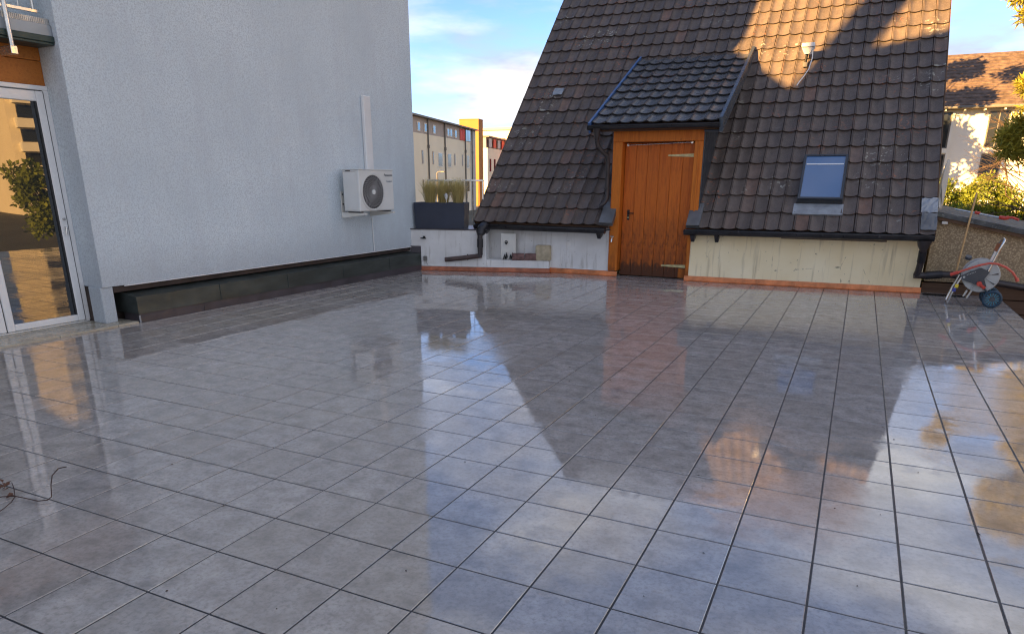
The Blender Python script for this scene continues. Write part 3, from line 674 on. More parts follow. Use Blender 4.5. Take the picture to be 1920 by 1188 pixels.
# ---- skylight
sk = MB(); fr0, fr1 = .03, .135
skf = MB()
def rbox(mb, u0, u1, s0, s1, h0, h1): mb.hexa([rp(u0, s0, h0), rp(u1, s0, h0), rp(u1, s1, h0), rp(u0, s1, h0)], [rp(u0, s0, h1), rp(u1, s0, h1), rp(u1, s1, h1), rp(u0, s1, h1)]); return mb
skl = rbox(MB(), 1.49, 2.11, .5, 1.41, -.02, .1).obj('skylight', 'dark_plastic', ho)
for a in ((1.5, 1.53, .52, 1.4), (2.07, 2.1, .52, 1.4), (1.5305, 2.0695, .52, .55), (1.5305, 2.0695, 1.37, 1.4)): rbox(MB(), *a, .1005, .14).obj('sash_frame', 'sheet_dark', skl)
rbox(MB(), 1.531, 2.069, .551, 1.369, .101, .126).obj('pane', 'sky_glass', skl)
rbox(MB(), 1.545, 2.055, 1.2, 1.222, .1265, .13).obj('glint_bar', 'white_plastic', skl)  # inner bar, coloured white to stand in for a reflection line
rbox(MB(), 1.46, 2.13, .3, .5, .02, .052).obj('apron', 'lead_light', skl)

# ------------------------------------------------------------------ things on the tiled house and at its foot
def top_at(o, u, w, z, rz=0.): o.location = Hl(u, w, z); o.rotation_euler.z = HA + rz; return o
lp = thing('roof_lamp', 'small white sensor box on a stalk with trailing cable on the tiled roof', 'sensor'); P0 = rp(1.26, 3.5, .06); lp.location = HO + Matrix.Rotation(HA, 3, 'Z') @ P0; lp.rotation_euler.z = HA
hb_ = MB(); hb_.hexa([(-.03, -.06, .17), (.05, -.07, .17), (.07, .02, .17), (-.02, .05, .17)], [(-.08, -.1, .26), (.09, -.11, .26), (.12, .06, .27), (-.06, .1, .27)]); hb_.box(-.085, .115, -.11, .09, .27, .33, .008); hb_.obj('housing', 'white_plastic', lp)
MB().tube([(0, 0, -.02), (0, 0, .08), (.01, 0, .18)], .02, 8).obj('stalk', 'black_iron', lp, True)
MB().box(-.035, .035, -.04, .03, -.02, .05, .004).obj('clamp', 'grey_pipe', lp)
MB().tube([(.09, -.05, .24), (.1, -.09, .1), (.07, -.15, -.07), (.02, -.26, -.18), (-.04, -.36, -.28), (-.07, -.4, -.34)], .008, 6).obj('cable', 'white_plastic', lp, True)

# left low wall (local x along, y into it)
SO = Vector((-5.176, 7.541, 0)); SA = math.atan2(.301, .954)
def Sl(s, w, z): return SO + Vector((.954, .301, 0)) * s + Vector((.301, -.954, 0)) * w + Vector((0, 0, z))
lw = thing('low_wall', 'low white plastered wall under the navy planter', 'wall', SO, SA)
MB().box(-.3, 1.18, -.0, 1.0, 0, .695).obj('wall', 'white_plaster', lw)
bx('coping', 'membrane', lw, -.3, 1.2, -.02, 1.0, .6955, .712, .004)
MB().box(1.1805, 2.27, .0, .62, 0, .2, .006).obj('ledge', 'white_plaster', lw)
m = MB()
fx = [(-.02, 0), (1.1, 0), (2.27, 0)]
def sflash(pts, mat):
    m = MB(); h = .075
    for (x, y, nx, ny) in pts: m.v += [(x + nx * .002, y + ny * .002, h), (x + nx * .012, y + ny * .012, h * .5), (x + nx * .016, y + ny * .016, .012), (x + nx * .05, y + ny * .05, .0015)]
    for i in range(len(pts) - 1):
        for k in range(3): m.f.append((i * 4 + k, i * 4 + k + 1, i * 4 + k + 5, i * 4 + k + 4))
    return m.obj('flashing', mat, lw)
sflash([(.0, 0, 0, -1), (1.0, 0, 0, -1)], 'copper_dull'); sflash([(1.001, 0, 0, -1), (2.285, 0, 0, -1)], 'copper_dull')
sflash([(2.27, -.02, 1, 0), (2.27, .4, 1, 0)], 'copper')
bx('trim_bead', 'white_plastic', lw, .03, 2.285, -.012, -.0005, .08, .094, .002); bx('trim_bead', 'white_plastic', lw, .03, .044, -.012, -.0005, .0945, .4, .002)
bx('dark_corner', 'membrane', lw, -.16, .028, -.03, -.0005, 0, .42, .004)
vl = MB().tube([(.08, 0, .555), (.08, -.05, .555)], .013, 8).obj('valve', 'black_iron', lw); MB().box(.04, .14, -.062, -.05, .545, .565, .004).obj('valve_lever', 'black_iron', vl); MB().disc((.1, -.03, .575), (0, 0, 1), .02, .03, 8).obj('valve_knob', 'black_iron', vl)
jb = bx('junction_box', 'grey_pipe', lw, .075, .135, -.045, -.001, .17, .25, .006)
MB().tube([(.12, -.02, .17), (.13, -.02, .12), (.15, -.02, .1)], .004, 6).obj('cable', 'grey_pipe', jb)

# left downpipe
ldp = thing('left_downpipe', 'short dark downpipe with slanting rusty outlet on the low white wall', 'downpipe', Sl(1.09, .07, 0), SA)
MB().tube([(.03, .3, .73), (.02, .12, .7), (.0, .03, .665), (0, .0, .62)], .05, 12, True, [.105, .1, .075, .048]).obj('funnel', 'gutter', ldp, True)
MB().tube([(0, 0, .63), (0, 0, .3), (-.03, 0, .265)], .044, 12).obj('pipe_run', 'pipe', ldp, True)
MB().tube([(0, 0, .56), (0, 0, .42)], .053, 12).obj('pipe_collar', 'gutter', ldp, True)
MB().tube([(.02, 0, .28), (-.3, .0, .235), (-.62, .0, .2)], .04, 12).obj('outlet', 'rust_pipe', ldp, True)
MB().tube([(-.22, -.001, .2), (-.22, -.001, .3)], .012, 6).obj('pipe_clip', 'pipe', ldp)
# planter with grasses
pl = thing('planter_box', 'long navy blue planter box on top of the low white wall', 'planter', Sl(-.06, -.02, .713), SA)
m = MB(); o_ = [(-.02, 0, .43), (.87, 0, .43), (.87, .42, .43), (-.02, .42, .43)]; b_ = [(0, .02, 0), (.85, .02, 0), (.85, .4, 0), (0, .4, 0)]; i_ = [(.0, .02, .43), (.85, .02, .43), (.85, .4, .43), (.0, .4, .43)]; j_ = [(.0, .02, .36), (.85, .02, .36), (.85, .4, .36), (.0, .4, .36)]
m.add(b_ + o_ + i_ + j_, [(3, 2, 1, 0)] + [(k, (k + 1) % 4, 4 + (k + 1) % 4, 4 + k) for k in range(4)] + [(4 + k, 4 + (k + 1) % 4, 8 + (k + 1) % 4, 8 + k) for k in range(4)] + [(8 + k, 8 + (k + 1) % 4, 12 + (k + 1) % 4, 12 + k) for k in range(4)])
m.obj('box', 'navy', pl); MB().add([(0.001, .021, .385), (.849, .021, .385), (.849, .399, .385), (0.001, .399, .385)], [(0, 1, 2, 3)]).obj('soil', 'soil', pl)
for k, (s_, w_, hh) in enumerate(((.17, -.2, .45), (.4, -.24, .45), (.66, -.2, .46))):
    m = MB(); r2 = random.Random(50 + k)
    for j in range(900):
        a, rr_ = r2.uniform(0, 6.28), r2.random() ** .7 * .075; lean = r2.uniform(.0, .2) * (1 if r2.random() < .8 else 1.5); h = hh * r2.uniform(.55, 1.05)
        p0 = Vector((math.cos(a) * rr_, math.sin(a) * rr_, 0)); a2 = a + r2.gauss(0, .5); d = Vector((math.cos(a2), math.sin(a2), 0)); sd_ = Vector((-d.y, d.x, 0)) * .0026
        p1 = p0 + d * lean * .35 + Vector((0, 0, h * .6)); p2 = p0 + d * lean + Vector((0, 0, h))
        m.add([p0 - sd_, p0 + sd_, p1 + sd_ * .8, p1 - sd_ * .8, p2], [(0, 1, 2, 3), (3, 2, 4)])
    o = m.obj('grass_plant', 'straw', None, False, Sl(s_, w_, .713 + .384))
    tag(o, ('straw coloured tuft of grass by the grey wall end of the navy planter', 'straw coloured tuft of grass in the middle of the navy planter', 'bushy tuft of grass by the tiled roof end of the navy planter')[k], 'grass', 'ornamental grasses in the planter')
sp_ = thing('garden_light', 'small metal garden light on a stick in the navy planter', 'garden light', Sl(.48, -.09, .713 + .38))
MB().tube([(0, 0, 0), (0, 0, .14)], .006, 6).obj('stake', 'steel', sp_); MB().tube([(0, 0, .1), (0, 0, .14), (0, 0, .165)], .02, 10, True, [.012, .03, .03]).obj('lens', 'white_plastic', sp_, True); MB().tube([(0, 0, .165), (0, 0, .18), (0, 0, .21)], .05, 12, True, [.052, .045, .01]).obj('cap', 'steel', sp_, True)
# railing behind planter
ra = thing('railing', 'grey metal railing behind the navy planter', 'railing', Sl(0, -.62, .712), SA)
MB().box(.01, 1.04, -.02, .02, .775, .805, .004).obj('top_rail', 'steel', ra)
for s_ in (.02, 1.01): MB().box(s_, s_ + .025, -.02, .02, 0, .7745, .003).obj('post', 'steel', ra)
for k in range(9): MB().tube([(.14 + k * .1, 0, .0), (.14 + k * .1, 0, .775)], .0045, 6).obj('bar', 'steel', ra)
# things on the ledge
pn = thing('board', 'upright off white board with a black tap and loose fittings on the ledge', 'board', Sl(1.42, -.12, .2), SA)
MB().box(0, .26, 0, .02, 0.001, .44, .004).obj('panel', 'offwhite', pn)
tpp = MB().tube([(.095, 0, .29), (.095, -.04, .29), (.1, -.05, .26)], .012, 8).obj('tap', 'black_iron', pn, True); MB().ring((.1, -.045, .3), (0, 1, 0), .022, .006, 12, 5).obj('tap_wheel', 'black_iron', tpp)
for k in range(7): MB().tube([(.02 + k * .035, -.03 - .02 * (k % 2), .012), (.04 + k * .033, -.035, .06 + .03 * (k % 3)), (.05 + k * .035, -.03, .02)], .012, 6).obj('fitting', 'black_iron' if k % 3 else 'offwhite', pn, True)
def brick(s_, w_, lab, rz):
    bm = bmesh.new(); bmesh.ops.create_cube(bm, size=1); bmesh.ops.subdivide_edges(bm, edges=bm.edges[:], cuts=3, use_grid_fill=True)
    for v in bm.verts:
        v.co = Vector((v.co.x * .2, v.co.y * .11, v.co.z * .11)); v.co += Vector([mnoise.noise(v.co * 22 + Vector((k_, s_ * 9, 0))) for k_ in (0, 7, 13)]) * .009
    bm.verts.index_update(); me = bpy.data.meshes.new('clay_brick'); bm.to_mesh(me); bm.free(); me.materials.append(M['clay'])
    o = bpy.data.objects.new('clay_brick', me); C.objects.link(o); o.location = Sl(s_, w_, .2 + .059); o.rotation_euler.z = SA + rz; return tag(o, lab, 'brick', 'clay bricks on the ledge')
brick(1.73, -.05, 'chipped plum brown clay brick beside the off white board', .12); brick(1.95, -.06, 'plum brown clay brick beside the sandstone block', -.08)
def block():
    bm = bmesh.new(); bmesh.ops.create_cube(bm, size=1); bmesh.ops.bevel(bm, geom=bm.edges[:], offset=.05, segments=2, affect='EDGES')
    for v in bm.verts: v.co = Vector((v.co.x * .26, v.co.y * .2, v.co.z * .255)); v.co += Vector([mnoise.noise(v.co * 15 + Vector((k_, 3, 0))) for k_ in (0, 7, 13)]) * .006
    me = bpy.data.meshes.new('stone_block'); bm.to_mesh(me); bm.free(); me.materials.append(M['sandstone'])
    o = bpy.data.objects.new('stone_block', me); C.objects.link(o); o.location = Sl(2.17, -.11, .2 + .131); o.rotation_euler.z = SA - .1; return tag(o, 'pale square sandstone block at the end of the ledge', 'block')
block()

# ------------------------------------------------------------------ hose reel
hr = thing('hose_reel', 'wheeled garden hose reel with grey drum and faded red hose', 'hose reel', (2.837, 7.678, 0), math.atan2(-.046, .999))
dc = Vector((.31, 0, .385))
dk = MB().tube([dc + Vector((0, .02, 0)), dc + Vector((0, .22, 0))], .13, 24).obj('drum_core', 'reel_dark', hr, True)
coil = MB()
for k in range(8): coil.ring(dc + Vector((0, .028 + k * .026, 0)), (rng.uniform(-.05, .05), 1, rng.uniform(-.05, .05)), .145 + .012 * (k % 2), .013, 30, 6)
coil.obj('wound_hose', 'hose', hr, True)
for yy in (.0, .24):
    d_ = MB().tube([dc + Vector((0, yy - .008, 0)), dc + Vector((0, yy, 0)), dc + Vector((0, yy + .008, 0))], .2, 36, True, [.195, .203, .195]).obj('drum_flange', 'reel_grey', hr, True)
    for k in range(8):
        a = k * math.pi / 4 + .3; MB().tube([dc + Vector((math.cos(a) * .07, yy - .012, math.sin(a) * .07)), dc + Vector((math.cos(a) * .185, yy - .012, math.sin(a) * .185))], .008, 6).obj('flange_rib', 'reel_grey', d_, True)
for k in range(2):
    a = -.55 + k * .75; MB().prism([dc + Vector((.11 * math.cos(a), -.012, .11 * math.sin(a))), dc + Vector((.18 * math.cos(a - .05), -.012, .18 * math.sin(a - .05))), dc + Vector((.18 * math.cos(a + .08), -.012, .18 * math.sin(a + .08))), dc + Vector((.11 * math.cos(a + .08), -.012, .11 * math.sin(a + .08)))], (0, -.002, 0)).obj('flange_slot', 'dark_plastic', hr)
sp2 = MB().prism([(x, -.05, z) for x, z in ((.092, .378), (.2, .445), (.29, .489), (.388, .442), (.345, .355), (.382, .262), (.275, .278), (.12, .328))], (0, .03, 0)).obj('side_plate', 'reel_dark', hr)
MB().disc((.125, -.052, .365), (0, 1, 0), .014, .006, 12).obj('badge', 'reel_grey', sp2)
for k in range(6): MB().box(.15 + k * .016, .16 + k * .016, -.0515, -.05, .39 + k * .0085, .398 + k * .0085).obj('lettering', 'reel_grey', sp2)
ck = MB().tube([(.3, -.05, .295), (.3, -.09, .295)], .03, 10).obj('crank', 'red_plastic', hr, True); MB().tube([(.32, -.09, .275), (.355, -.13, .255)], .02, 10).obj('crank_grip', 'red_plastic', ck, True)
hn = MB(); hn.tube([(.36, -.02, .4), (.44, -.02, .72), (.467, -.02, .81), (.475, .0, .838), (.475, .05, .842), (.475, .2, .842), (.475, .24, .838), (.467, .26, .81), (.44, .26, .72), (.36, .26, .4)], .0145, 10); hn.obj('push_handle', 'steel', hr, True)
lb = MB().prism([(.37, .2, .5), (.445, .2, .56), (.47, .2, .66), (.42, .2, .68)], (0, .004, 0)).obj('label_board', 'offwhite', hr); MB().prism([(.405, .198, .69), (.475, .198, .66), (.48, .198, .78), (.425, .198, .78)], (0, .004, 0)).obj('label_top', 'rust_tag', lb)
lg = MB(); lg.tube([(.1, -.03, .36), (.04, -.03, .19), (.0, -.03, .04), (.0, -.015, .016), (.0, .04, .0115), (.0, .2, .0115), (.0, .25, .016), (.0, .265, .04), (.04, .265, .19), (.1, .265, .36)], .013, 10); lg.obj('stand_leg', 'steel', hr, True)
bx('yellow_sticker', 'yellow', hr, .045, .085, -.047, -.042, .225, .27, .002); bx('blue_sticker', 'blue', hr, .028, .066, -.047, -.042, .175, .222, .002)
for yy in (-.05, .29):
    w_ = MB().ring((.47, yy, .1115), (0, 1, 0), .092, .0195, 32, 8).obj('wheel', 'wheel_blue', hr, True)
    MB().disc((.47, yy, .1115), (0, 1, 0), .085, .012, 24).obj('wheel_disc', 'reel_dark', w_, True)
    for k in range(7):
        a = k * 2 * math.pi / 7; n_ = Vector((math.cos(a), 0, math.sin(a))); pd = Vector((-n_.z, 0, n_.x)); cc_ = Vector((.47, yy, .1115))
        MB().tube([cc_ + n_ * .085 + pd * .018 + Vector((0, -.009, 0)), cc_ + n_ * .035 + pd * .008 + Vector((0, -.009, 0)), cc_ + n_ * .035 - pd * .008 + Vector((0, -.009, 0)), cc_ + n_ * .085 - pd * .018 + Vector((0, -.009, 0))], .004, 5).obj('spoke', 'wheel_rim', w_, True)
    MB().disc((.47, yy - .008, .1115), (0, 1, 0), .02, .02, 12).obj('hub', 'reel_dark', w_)
MB().tube([(.47, -.05, .1115), (.47, .29, .1115)], .012, 8).obj('axle', 'black_iron', hr); MB().tube([(.31, -.03, .3), (.47, -.03, .12)], .012, 8).obj('axle_strut', 'reel_dark', hr, True); MB().tube([(.31, .26, .3), (.47, .26, .12)], .012, 8).obj('axle_strut', 'reel_dark', hr, True)
MB().tube([(.19, -.02, .2), (.16, -.02, .12)], .012, 8).obj('foot_bar', 'steel', hr, True); MB().tube([(.24, -.02, .2), (.2, -.02, .1)], .012, 8).obj('foot_bar', 'steel', hr, True)
kn = MB().disc((.134, .0, .605), (.2, -.4, .9), .038, .035, 18).obj('hose_guide', 'reel_dark', hr, True)
hz_ = [(-.015, -.075, .395), (.06, -.085, .43), (.15, -.09, .475), (.26, -.09, .525), (.36, -.085, .555), (.45, -.08, .55), (.54, -.08, .515), (.62, -.08, .455), (.68, -.08, .375)]
MB().tube(hz_, .0135, 8).obj('loose_hose', 'hose', hr, True); MB().tube([(.672, -.08, .39), (.688, -.08, .352)], .02, 8).obj('hose_coupling', 'hose', hr, True); MB().tube([(-.03, -.073, .388), (.05, -.083, .425)], .021, 8).obj('hose_nozzle', 'red_plastic', hr, True)
# broom handle
pb = Hl(3.655, .215, .325); pt = Hl(3.735, .06, 1.375)
o = MB().tube([(0, 0, 0), tuple((pt - pb) * .5), tuple(pt - pb)], .0125, 10).obj('broom_handle', 'pole_wood', None, True, pb); tag(o, 'bare wooden broom handle leaning behind the hose reel', 'pole')
# drain
dn_ = thing('floor_drain', 'dark floor drain with slotted grate in the terrace corner', 'drain', Hl(3.42, .2, 0), HA)
MB().box(-.11, .42, -.06, .11, -.002, .003, .001).obj('frame', 'black_iron', dn_)
for k in range(12): MB().box(-.09 + k * .042, -.07 + k * .042, -.05, .1, .003, .008, .001).obj('bar', 'black_iron', dn_)

# ------------------------------------------------------------------ shed on the right
sh = thing('shed', 'tan roughcast shed with mossy grey roof beside the tiled house', 'shed', Hl(3.32, -.02, 0), HA)
def sz(u): return 1.085 - .205 * u
MB().hexa([(0, .02, .16), (5, .02, .16), (5, 4, .16), (0, 4, .16)], [(0, .02, sz(0) - .065), (5, .02, .165), (5, 4, .165), (0, 4, sz(0) - .065)]).obj('wall', 'roughcast', sh)
MB().hexa([(-.02, -.09, sz(0) - .02), (5.1, -.09, sz(5.1) - .02), (5.1, 4.2, sz(5.1) + .12), (-.02, 4.2, sz(0) + .06)], [(-.02, -.1, sz(0) + .045), (5.1, -.1, sz(5.1) + .045), (5.1, 4.2, sz(5.1) + .19), (-.02, 4.2, sz(0) + .1)]).obj('roof', 'mossy', sh)
MB().hexa([(-.02, -.07, sz(0) - .06), (5.1, -.07, sz(5.1) - .06), (5.1, .05, sz(5.1) - .06), (-.02, .05, sz(0) - .06)], [(-.02, -.07, sz(0) - .0205), (5.1, -.07, sz(5.1) - .0205), (5.1, .05, sz(5.1) - .0205), (-.02, .05, sz(0) - .0205)]).obj('fascia', 'brown_timber', sh)
bx('eaves_peg', 'offwhite', sh, .08, .15, -.06, .01, .955, .995, .004)
for k in range(3): bx('sleeper', 'brown_timber', sh, -.02, 5, -.0 - .0 * k, .25, -.42 + k * .19, -.24 + k * .19, .006)
cur = MB().box(.25, 5.0, -2.8, -.005, -.75, -.5).obj('lower_roof', 'brown_timber', sh)
# tools on the shed roof
tl = thing('pole_pruner', 'long handled pruner with red grips lying on the mossy shed roof', 'pruner', Hl(3.62, -.35, 1.115), HA - .2)
MB().tube([(-.05, 0, .03), (.55, -.1, -.075)], .008, 8).obj('shaft', 'steel', tl, True); MB().tube([(.2, -.04, -.005), (.26, -.05, -.018)], .02, 8).obj('grip', 'red_plastic', tl, True)
MB().tube([(.5, -.1, -.06), (.56, -.13, -.07), (.6, -.12, -.06)], .026, 8).obj('head', 'red_plastic', tl, True); MB().tube([(.55, -.06, -.07), (.64, -.04, -.06), (.72, -.06, -.09)], .016, 8).obj('jaw', 'red_plastic', tl, True)
# satellite dish behind the gable
ds = thing('satellite_dish', 'pale grey satellite dish behind the tiled roof edge', 'satellite dish', Hl(3.52, -1.9, 1.12), HA)
m = MB(); n = 20
for j in range(5):
    for k in range(n):
        a = 2 * math.pi * k / n; rr_ = .1 * j + .001; m.v.append((-.02 + .35 * (rr_ ** 2) + math.cos(a) * rr_ * .2, math.cos(a) * rr_ * .95, .33 + math.sin(a) * rr_))
for j in range(4):
    for k in range(n): m.f.append((j * n + k, j * n + (k + 1) % n, (j + 1) * n + (k + 1) % n, (j + 1) * n + k))
o = m.obj('dish', 'pale', ds, True); o.modifiers.new('t', 'SOLIDIFY').thickness = .012
MB().tube([(0, .05, .33), (.05, .15, .1), (.05, .15, -.05)], .02, 8).obj('mast', 'grey_pipe', ds, True)

# twig and crumbs on the floor
tw = thing('dry_twig', 'dry vine twig with shrivelled brown leaves on the wet tiles', 'twig', (-2.75, -.35, .004))
def fl_px(x, y):
    # position on the floor for a spot seen in the photograph, relative to the twig's base
    d = (CF * 1299.17 + CR * (x - 960) - CU * (y - 760)); k = -CP.z / d.z; p = CP + d * k; return (p.x + 2.75, p.y + .35, .0)
def P_(x, y, z=.006): a = fl_px(x, y); return (a[0], a[1], z)
MB().tube([P_(-20, 940), P_(5, 936, .012), P_(28, 934, .01), P_(50, 937), P_(72, 942), P_(90, 940), P_(98, 936, .012), P_(98, 920, .03), P_(101, 905, .04), P_(112, 890, .035), P_(126, 882, .02)], .0028, 6).obj('stem', 'twig', tw, True)
MB().tube([P_(29, 934), P_(22, 944), P_(8, 956), P_(-15, 972)], .0024, 6).obj('stem', 'twig', tw, True); MB().tube([P_(29, 934, .01), P_(28, 922, .02), P_(24, 912, .02)], .002, 6).obj('stem', 'twig', tw, True)
r2 = random.Random(3)
for k in range(12):
    c_ = Vector(P_(8 + r2.uniform(-9, 10), 918 + r2.uniform(-8, 7), r2.uniform(.008, .03))) if k < 9 else Vector(P_(17 + r2.uniform(-5, 6), 934, .012))
    a = r2.uniform(0, 6.3); e1 = Vector((math.cos(a), math.sin(a), r2.uniform(-.5, .7))) * .018; e2 = Vector((-math.sin(a), math.cos(a), r2.uniform(-.3, .6))) * .012
    MB().add([c_ - e1, c_ + e2 + Vector((0, 0, .006)), c_ + e1, c_ - e2 + Vector((0, 0, .004))], [(0, 1, 2), (0, 2, 3)]).obj('leaf', 'leaf_brown', tw)

# ------------------------------------------------------------------ foliage
def leaves(mb, centre, rad, n, size, r3, elong=1.6, droop=0., shell=.5, up=.0):
    for _ in range(n):
        d = Vector((r3.gauss(0, 1), r3.gauss(0, 1), r3.gauss(0, 1))).normalized(); rr_ = (shell + (1 - shell) * r3.random()) ** .8
        p = Vector(centre) + Vector((d.x * rad[0], d.y * rad[1], d.z * rad[2])) * rr_
        a = (Vector((r3.gauss(0, 1), r3.gauss(0, 1), r3.gauss(0, 1) + up)) + d * .8).normalized(); b = a.orthogonal().normalized(); b = (Matrix.Rotation(r3.uniform(0, 6.3), 3, a) @ b)
        s_ = size * r3.uniform(.6, 1.4); e1 = a * s_ * elong; e2 = b * s_ * .5; mb.add([p - e2 * .5, p + e1 * .5 - e2, p + e1, p + e1 * .5 + e2], [(0, 1, 2, 3)])
def bush(x, y, z0, rad, n, label, seed):
    r3 = random.Random(seed); t_ = thing('golden_bush', label, 'bush', (x, y, z0), 0, 'golden conifers before the white house')
    m = MB()
    for k in range(46):
        a = r3.uniform(0, 6.3); rr_ = r3.random() ** .5; h = r3.uniform(.3, 1.)
        leaves(m, (math.cos(a) * rad * rr_ * .85, math.sin(a) * rad * rr_ * .85, h * 4.75 - (rr_ ** 2) * .6), (.4, .4, .45), n // 46, .07, r3, 2.0, 0, .3, .8)
    m.obj('foliage', 'hedge', t_); MB().tube([(0, 0, 0), (0.02, 0, 2), (0, .05, 3.9)], .06, 8, True, [.12, .09, .03]).obj('trunk', 'bark', t_, True)
for k, (x, y, h, lab) in enumerate(((5.0, 31., -.1, 'golden green conifer bush right behind the tiled roof edge'), (6.2, 31.4, .12, 'golden green conifer bush behind the broom handle'), (7.5, 31.1, -.1, 'golden green conifer bush beside the white house balcony'))): bush(x, y, -3.3 + h, 1.15, 11500, lab, 20 + k)
# pine
pt_ = thing('pine_tree', 'pine tree with long yellow green needles beside the white house', 'tree', (7.35, 22.2, -4.27)); pt_.scale = (1.2, 1.2, 1.2)
r3 = random.Random(5); tr = MB().tube([(0, 0, 0), (.05, 0, 4), (0, .1, 8), (-.1, .1, 11.5)], .16, 10, True, [.22, .17, .11, .03]).obj('trunk', 'bark', pt_, True)
pm_ = MB(); bmb = MB()
clumps = [(-1.82, -.3, 5.8, .28), (-1.55, -.2, 6.05, .38), (-1.75, -.3, 5.5, .26), (-1.62, -.3, 6.9, .3), (-1.85, -.4, 8.35, .34), (-2.1, -.35, 8.75, .3), (-1.4, -.3, 8.1, .4), (-1.2, 0, 6.4, .5), (-1.2, 0, 5.4, .5)]
for k in range(70):
    a = r3.uniform(0, 6.3); rr_ = r3.uniform(.3, 1.5); h = r3.uniform(4.6, 11.3); f_ = 1.15 - (h - 4.6) / 8.5
    if math.cos(a) * rr_ * f_ < -1.25: continue
    clumps.append((math.cos(a) * rr_ * f_, math.sin(a) * rr_ * f_, h, r3.uniform(.25, .45)))
for (cx, cy_, cz, rd) in clumps:
    leaves(pm_, (cx, cy_, cz), (rd, rd, rd * .7), 1100, .026, r3, 6.5, 0, .1, .3)
    bmb.tube([(0, .05, cz - .35), (cx * .6, cy_ * .6, cz - .2), (cx, cy_, cz)], .02, 5, True, [.04, .025, .008])
pm_.obj('crown', 'pine', pt_); bmb.obj('limb', 'bark', pt_, True)
# bare twiggy tree before the white house
bt = thing('bare_tree', 'thin bare branches before the white house', 'tree', (8.2, 30, -3.3)); m = MB(); r3 = random.Random(12)
def limb(p, d, l, r_, dep):
    q = p + d * l * .5 + Vector((r3.gauss(0, .05), 0, r3.gauss(0, .05))) * l; e = p + d * l; m.tube([p, q, e], r_, 5, False, [r_, r_ * .8, r_ * .6])
    if dep:
        for _ in range(3): limb(p + d * l * r3.uniform(.5, 1), (d + Vector((r3.gauss(0, .55), r3.gauss(0, .35), r3.gauss(0, .35)))).normalized(), l * r3.uniform(.5, .75), r_ * .55, dep - 1)
limb(Vector((0, 0, 0)), Vector((0, 0, 1)), 4.2, .1, 0)
for k in range(7): limb(Vector((0, 0, 3.2 + k * .42)), Vector((-.85 + r3.gauss(0, .15), r3.gauss(0, .2), .35 + r3.gauss(0, .25))).normalized(), 2.0, .028, 3)
m.obj('branches', 'bark', bt, True)

def tree(x, y, h, rad, label, seed, mat='dark_leaf', n=900, size=.16, hz=.55):
    r3 = random.Random(seed); t_ = thing('leafy_tree', label, 'tree', (x, y, -3.3)); m = MB(); lb_ = MB()
    for k in range(34):
        a = r3.uniform(0, 6.3); rr_ = r3.random() ** .5 * rad; z = h * (hz + (1 - hz) * r3.random()); cx, cy_ = math.cos(a) * rr_, math.sin(a) * rr_
        leaves(m, (cx, cy_, z), (rad * .3, rad * .3, rad * .24), n // 4, size, r3, 1.5, 0, .2)
        lb_.tube([(0, 0, h * .35), (cx * .5, cy_ * .5, (h * .35 + z) / 2 + .3), (cx, cy_, z)], .05, 5, True, [.09, .05, .015])
    m.obj('crown', mat, t_); MB().tube([(0, 0, 0), (.1, 0, h * .4), (0, 0, h * .8)], .2, 8, True, [.28, .2, .06]).obj('trunk', 'bark', t_, True); lb_.obj('limb', 'bark', t_, True)
tree(1.2, 44, 15.6, 3.4, 'leafy tree hidden behind the tiled house roof', 31, 'dark_leaf', 1500, .19, .4)

# ------------------------------------------------------------------ white house on the right
nh = thing('white_house', 'white rendered house with brown tiled roof behind the shed', 'house', (12, 52, -3.3))
MB().box(-11, 14, 0, 9, 0, 9.15).obj('wall', 'white_render', nh)
MB().prism([(-12, -.75, 9.05), (-12, -.75, 9.2), (-12, 4.5, 12.75), (-12, 9.75, 9.2), (-12, 9.75, 9.05)], (27, 0, 0)).obj('roof', 'brown_tiles', nh)
rfx = MB()
for r_ in range(15):
    y0 = -.78 + r_ * .355; z0 = 9.235 + r_ * .24; rfx.hexa([(-12.02, y0, z0 - .03), (15.02, y0, z0 - .03), (15.02, y0 + .36, z0 + .21), (-12.02, y0 + .36, z0 + .21)], [(-12.02, y0, z0 + .03), (15.02, y0, z0 + .03), (15.02, y0 + .36, z0 + .225), (-12.02, y0 + .36, z0 + .225)])
o = rfx.obj('tile_course', 'brown_tiles', nh); o['kind'] = 'stuff'
MB().tube([(-12, -.8, 9.12), (15, -.8, 9.12)], .09, 8).obj('gutter', 'grey_pipe', nh, True)
for k in range(14): bx('rafter_end', 'white_render', nh, -11.6 + k * 1.05, -11.5 + k * 1.05, -.7, .0, 8.93, 9.04, 0)
def nwin(x0, x1, z0, z1, mat='far_glass'):
    w_ = bx('window', 'grey_pipe', nh, x0, x1, -.03, .02, z0, z1, 0)
    bx('pane', mat, w_, x0 + .07, (x0 + x1) / 2 - .03, -.045, -.032, z0 + .07, z1 - .07, 0); bx('pane', mat, w_, (x0 + x1) / 2 + .03, x1 - .07, -.045, -.032, z0 + .07, z1 - .07, 0)
    bx('sill', 'white_render', w_, x0 - .05, x1 + .05, -.14, -.002, z0 - .3, z0 - .01, 0)
for x0, x1 in ((-7.6, -5.85), (-3.85, -2.75), (-.4, .8), (3, 4.2)):
    for z0, z1 in ((6.75, 8.9), (4.75, 6.4), (1.2, 3.4)): nwin(x0, x1, z0, z1)
    bx('pilaster', 'white_render', nh, x1 + .02, x1 + .16, -.12, -.001, 4.4, 8.92, 0)
bal = bx('balcony', 'white_render', nh, -1.9, 2.4, -1.4, 0, 4.0, 4.2, 0)
for k in range(12): bx('bar', 'white_render', bal, -3.75 + k * .11, -3.71 + k * .11, -.2, -.16, 4.25, 4.75, 0)
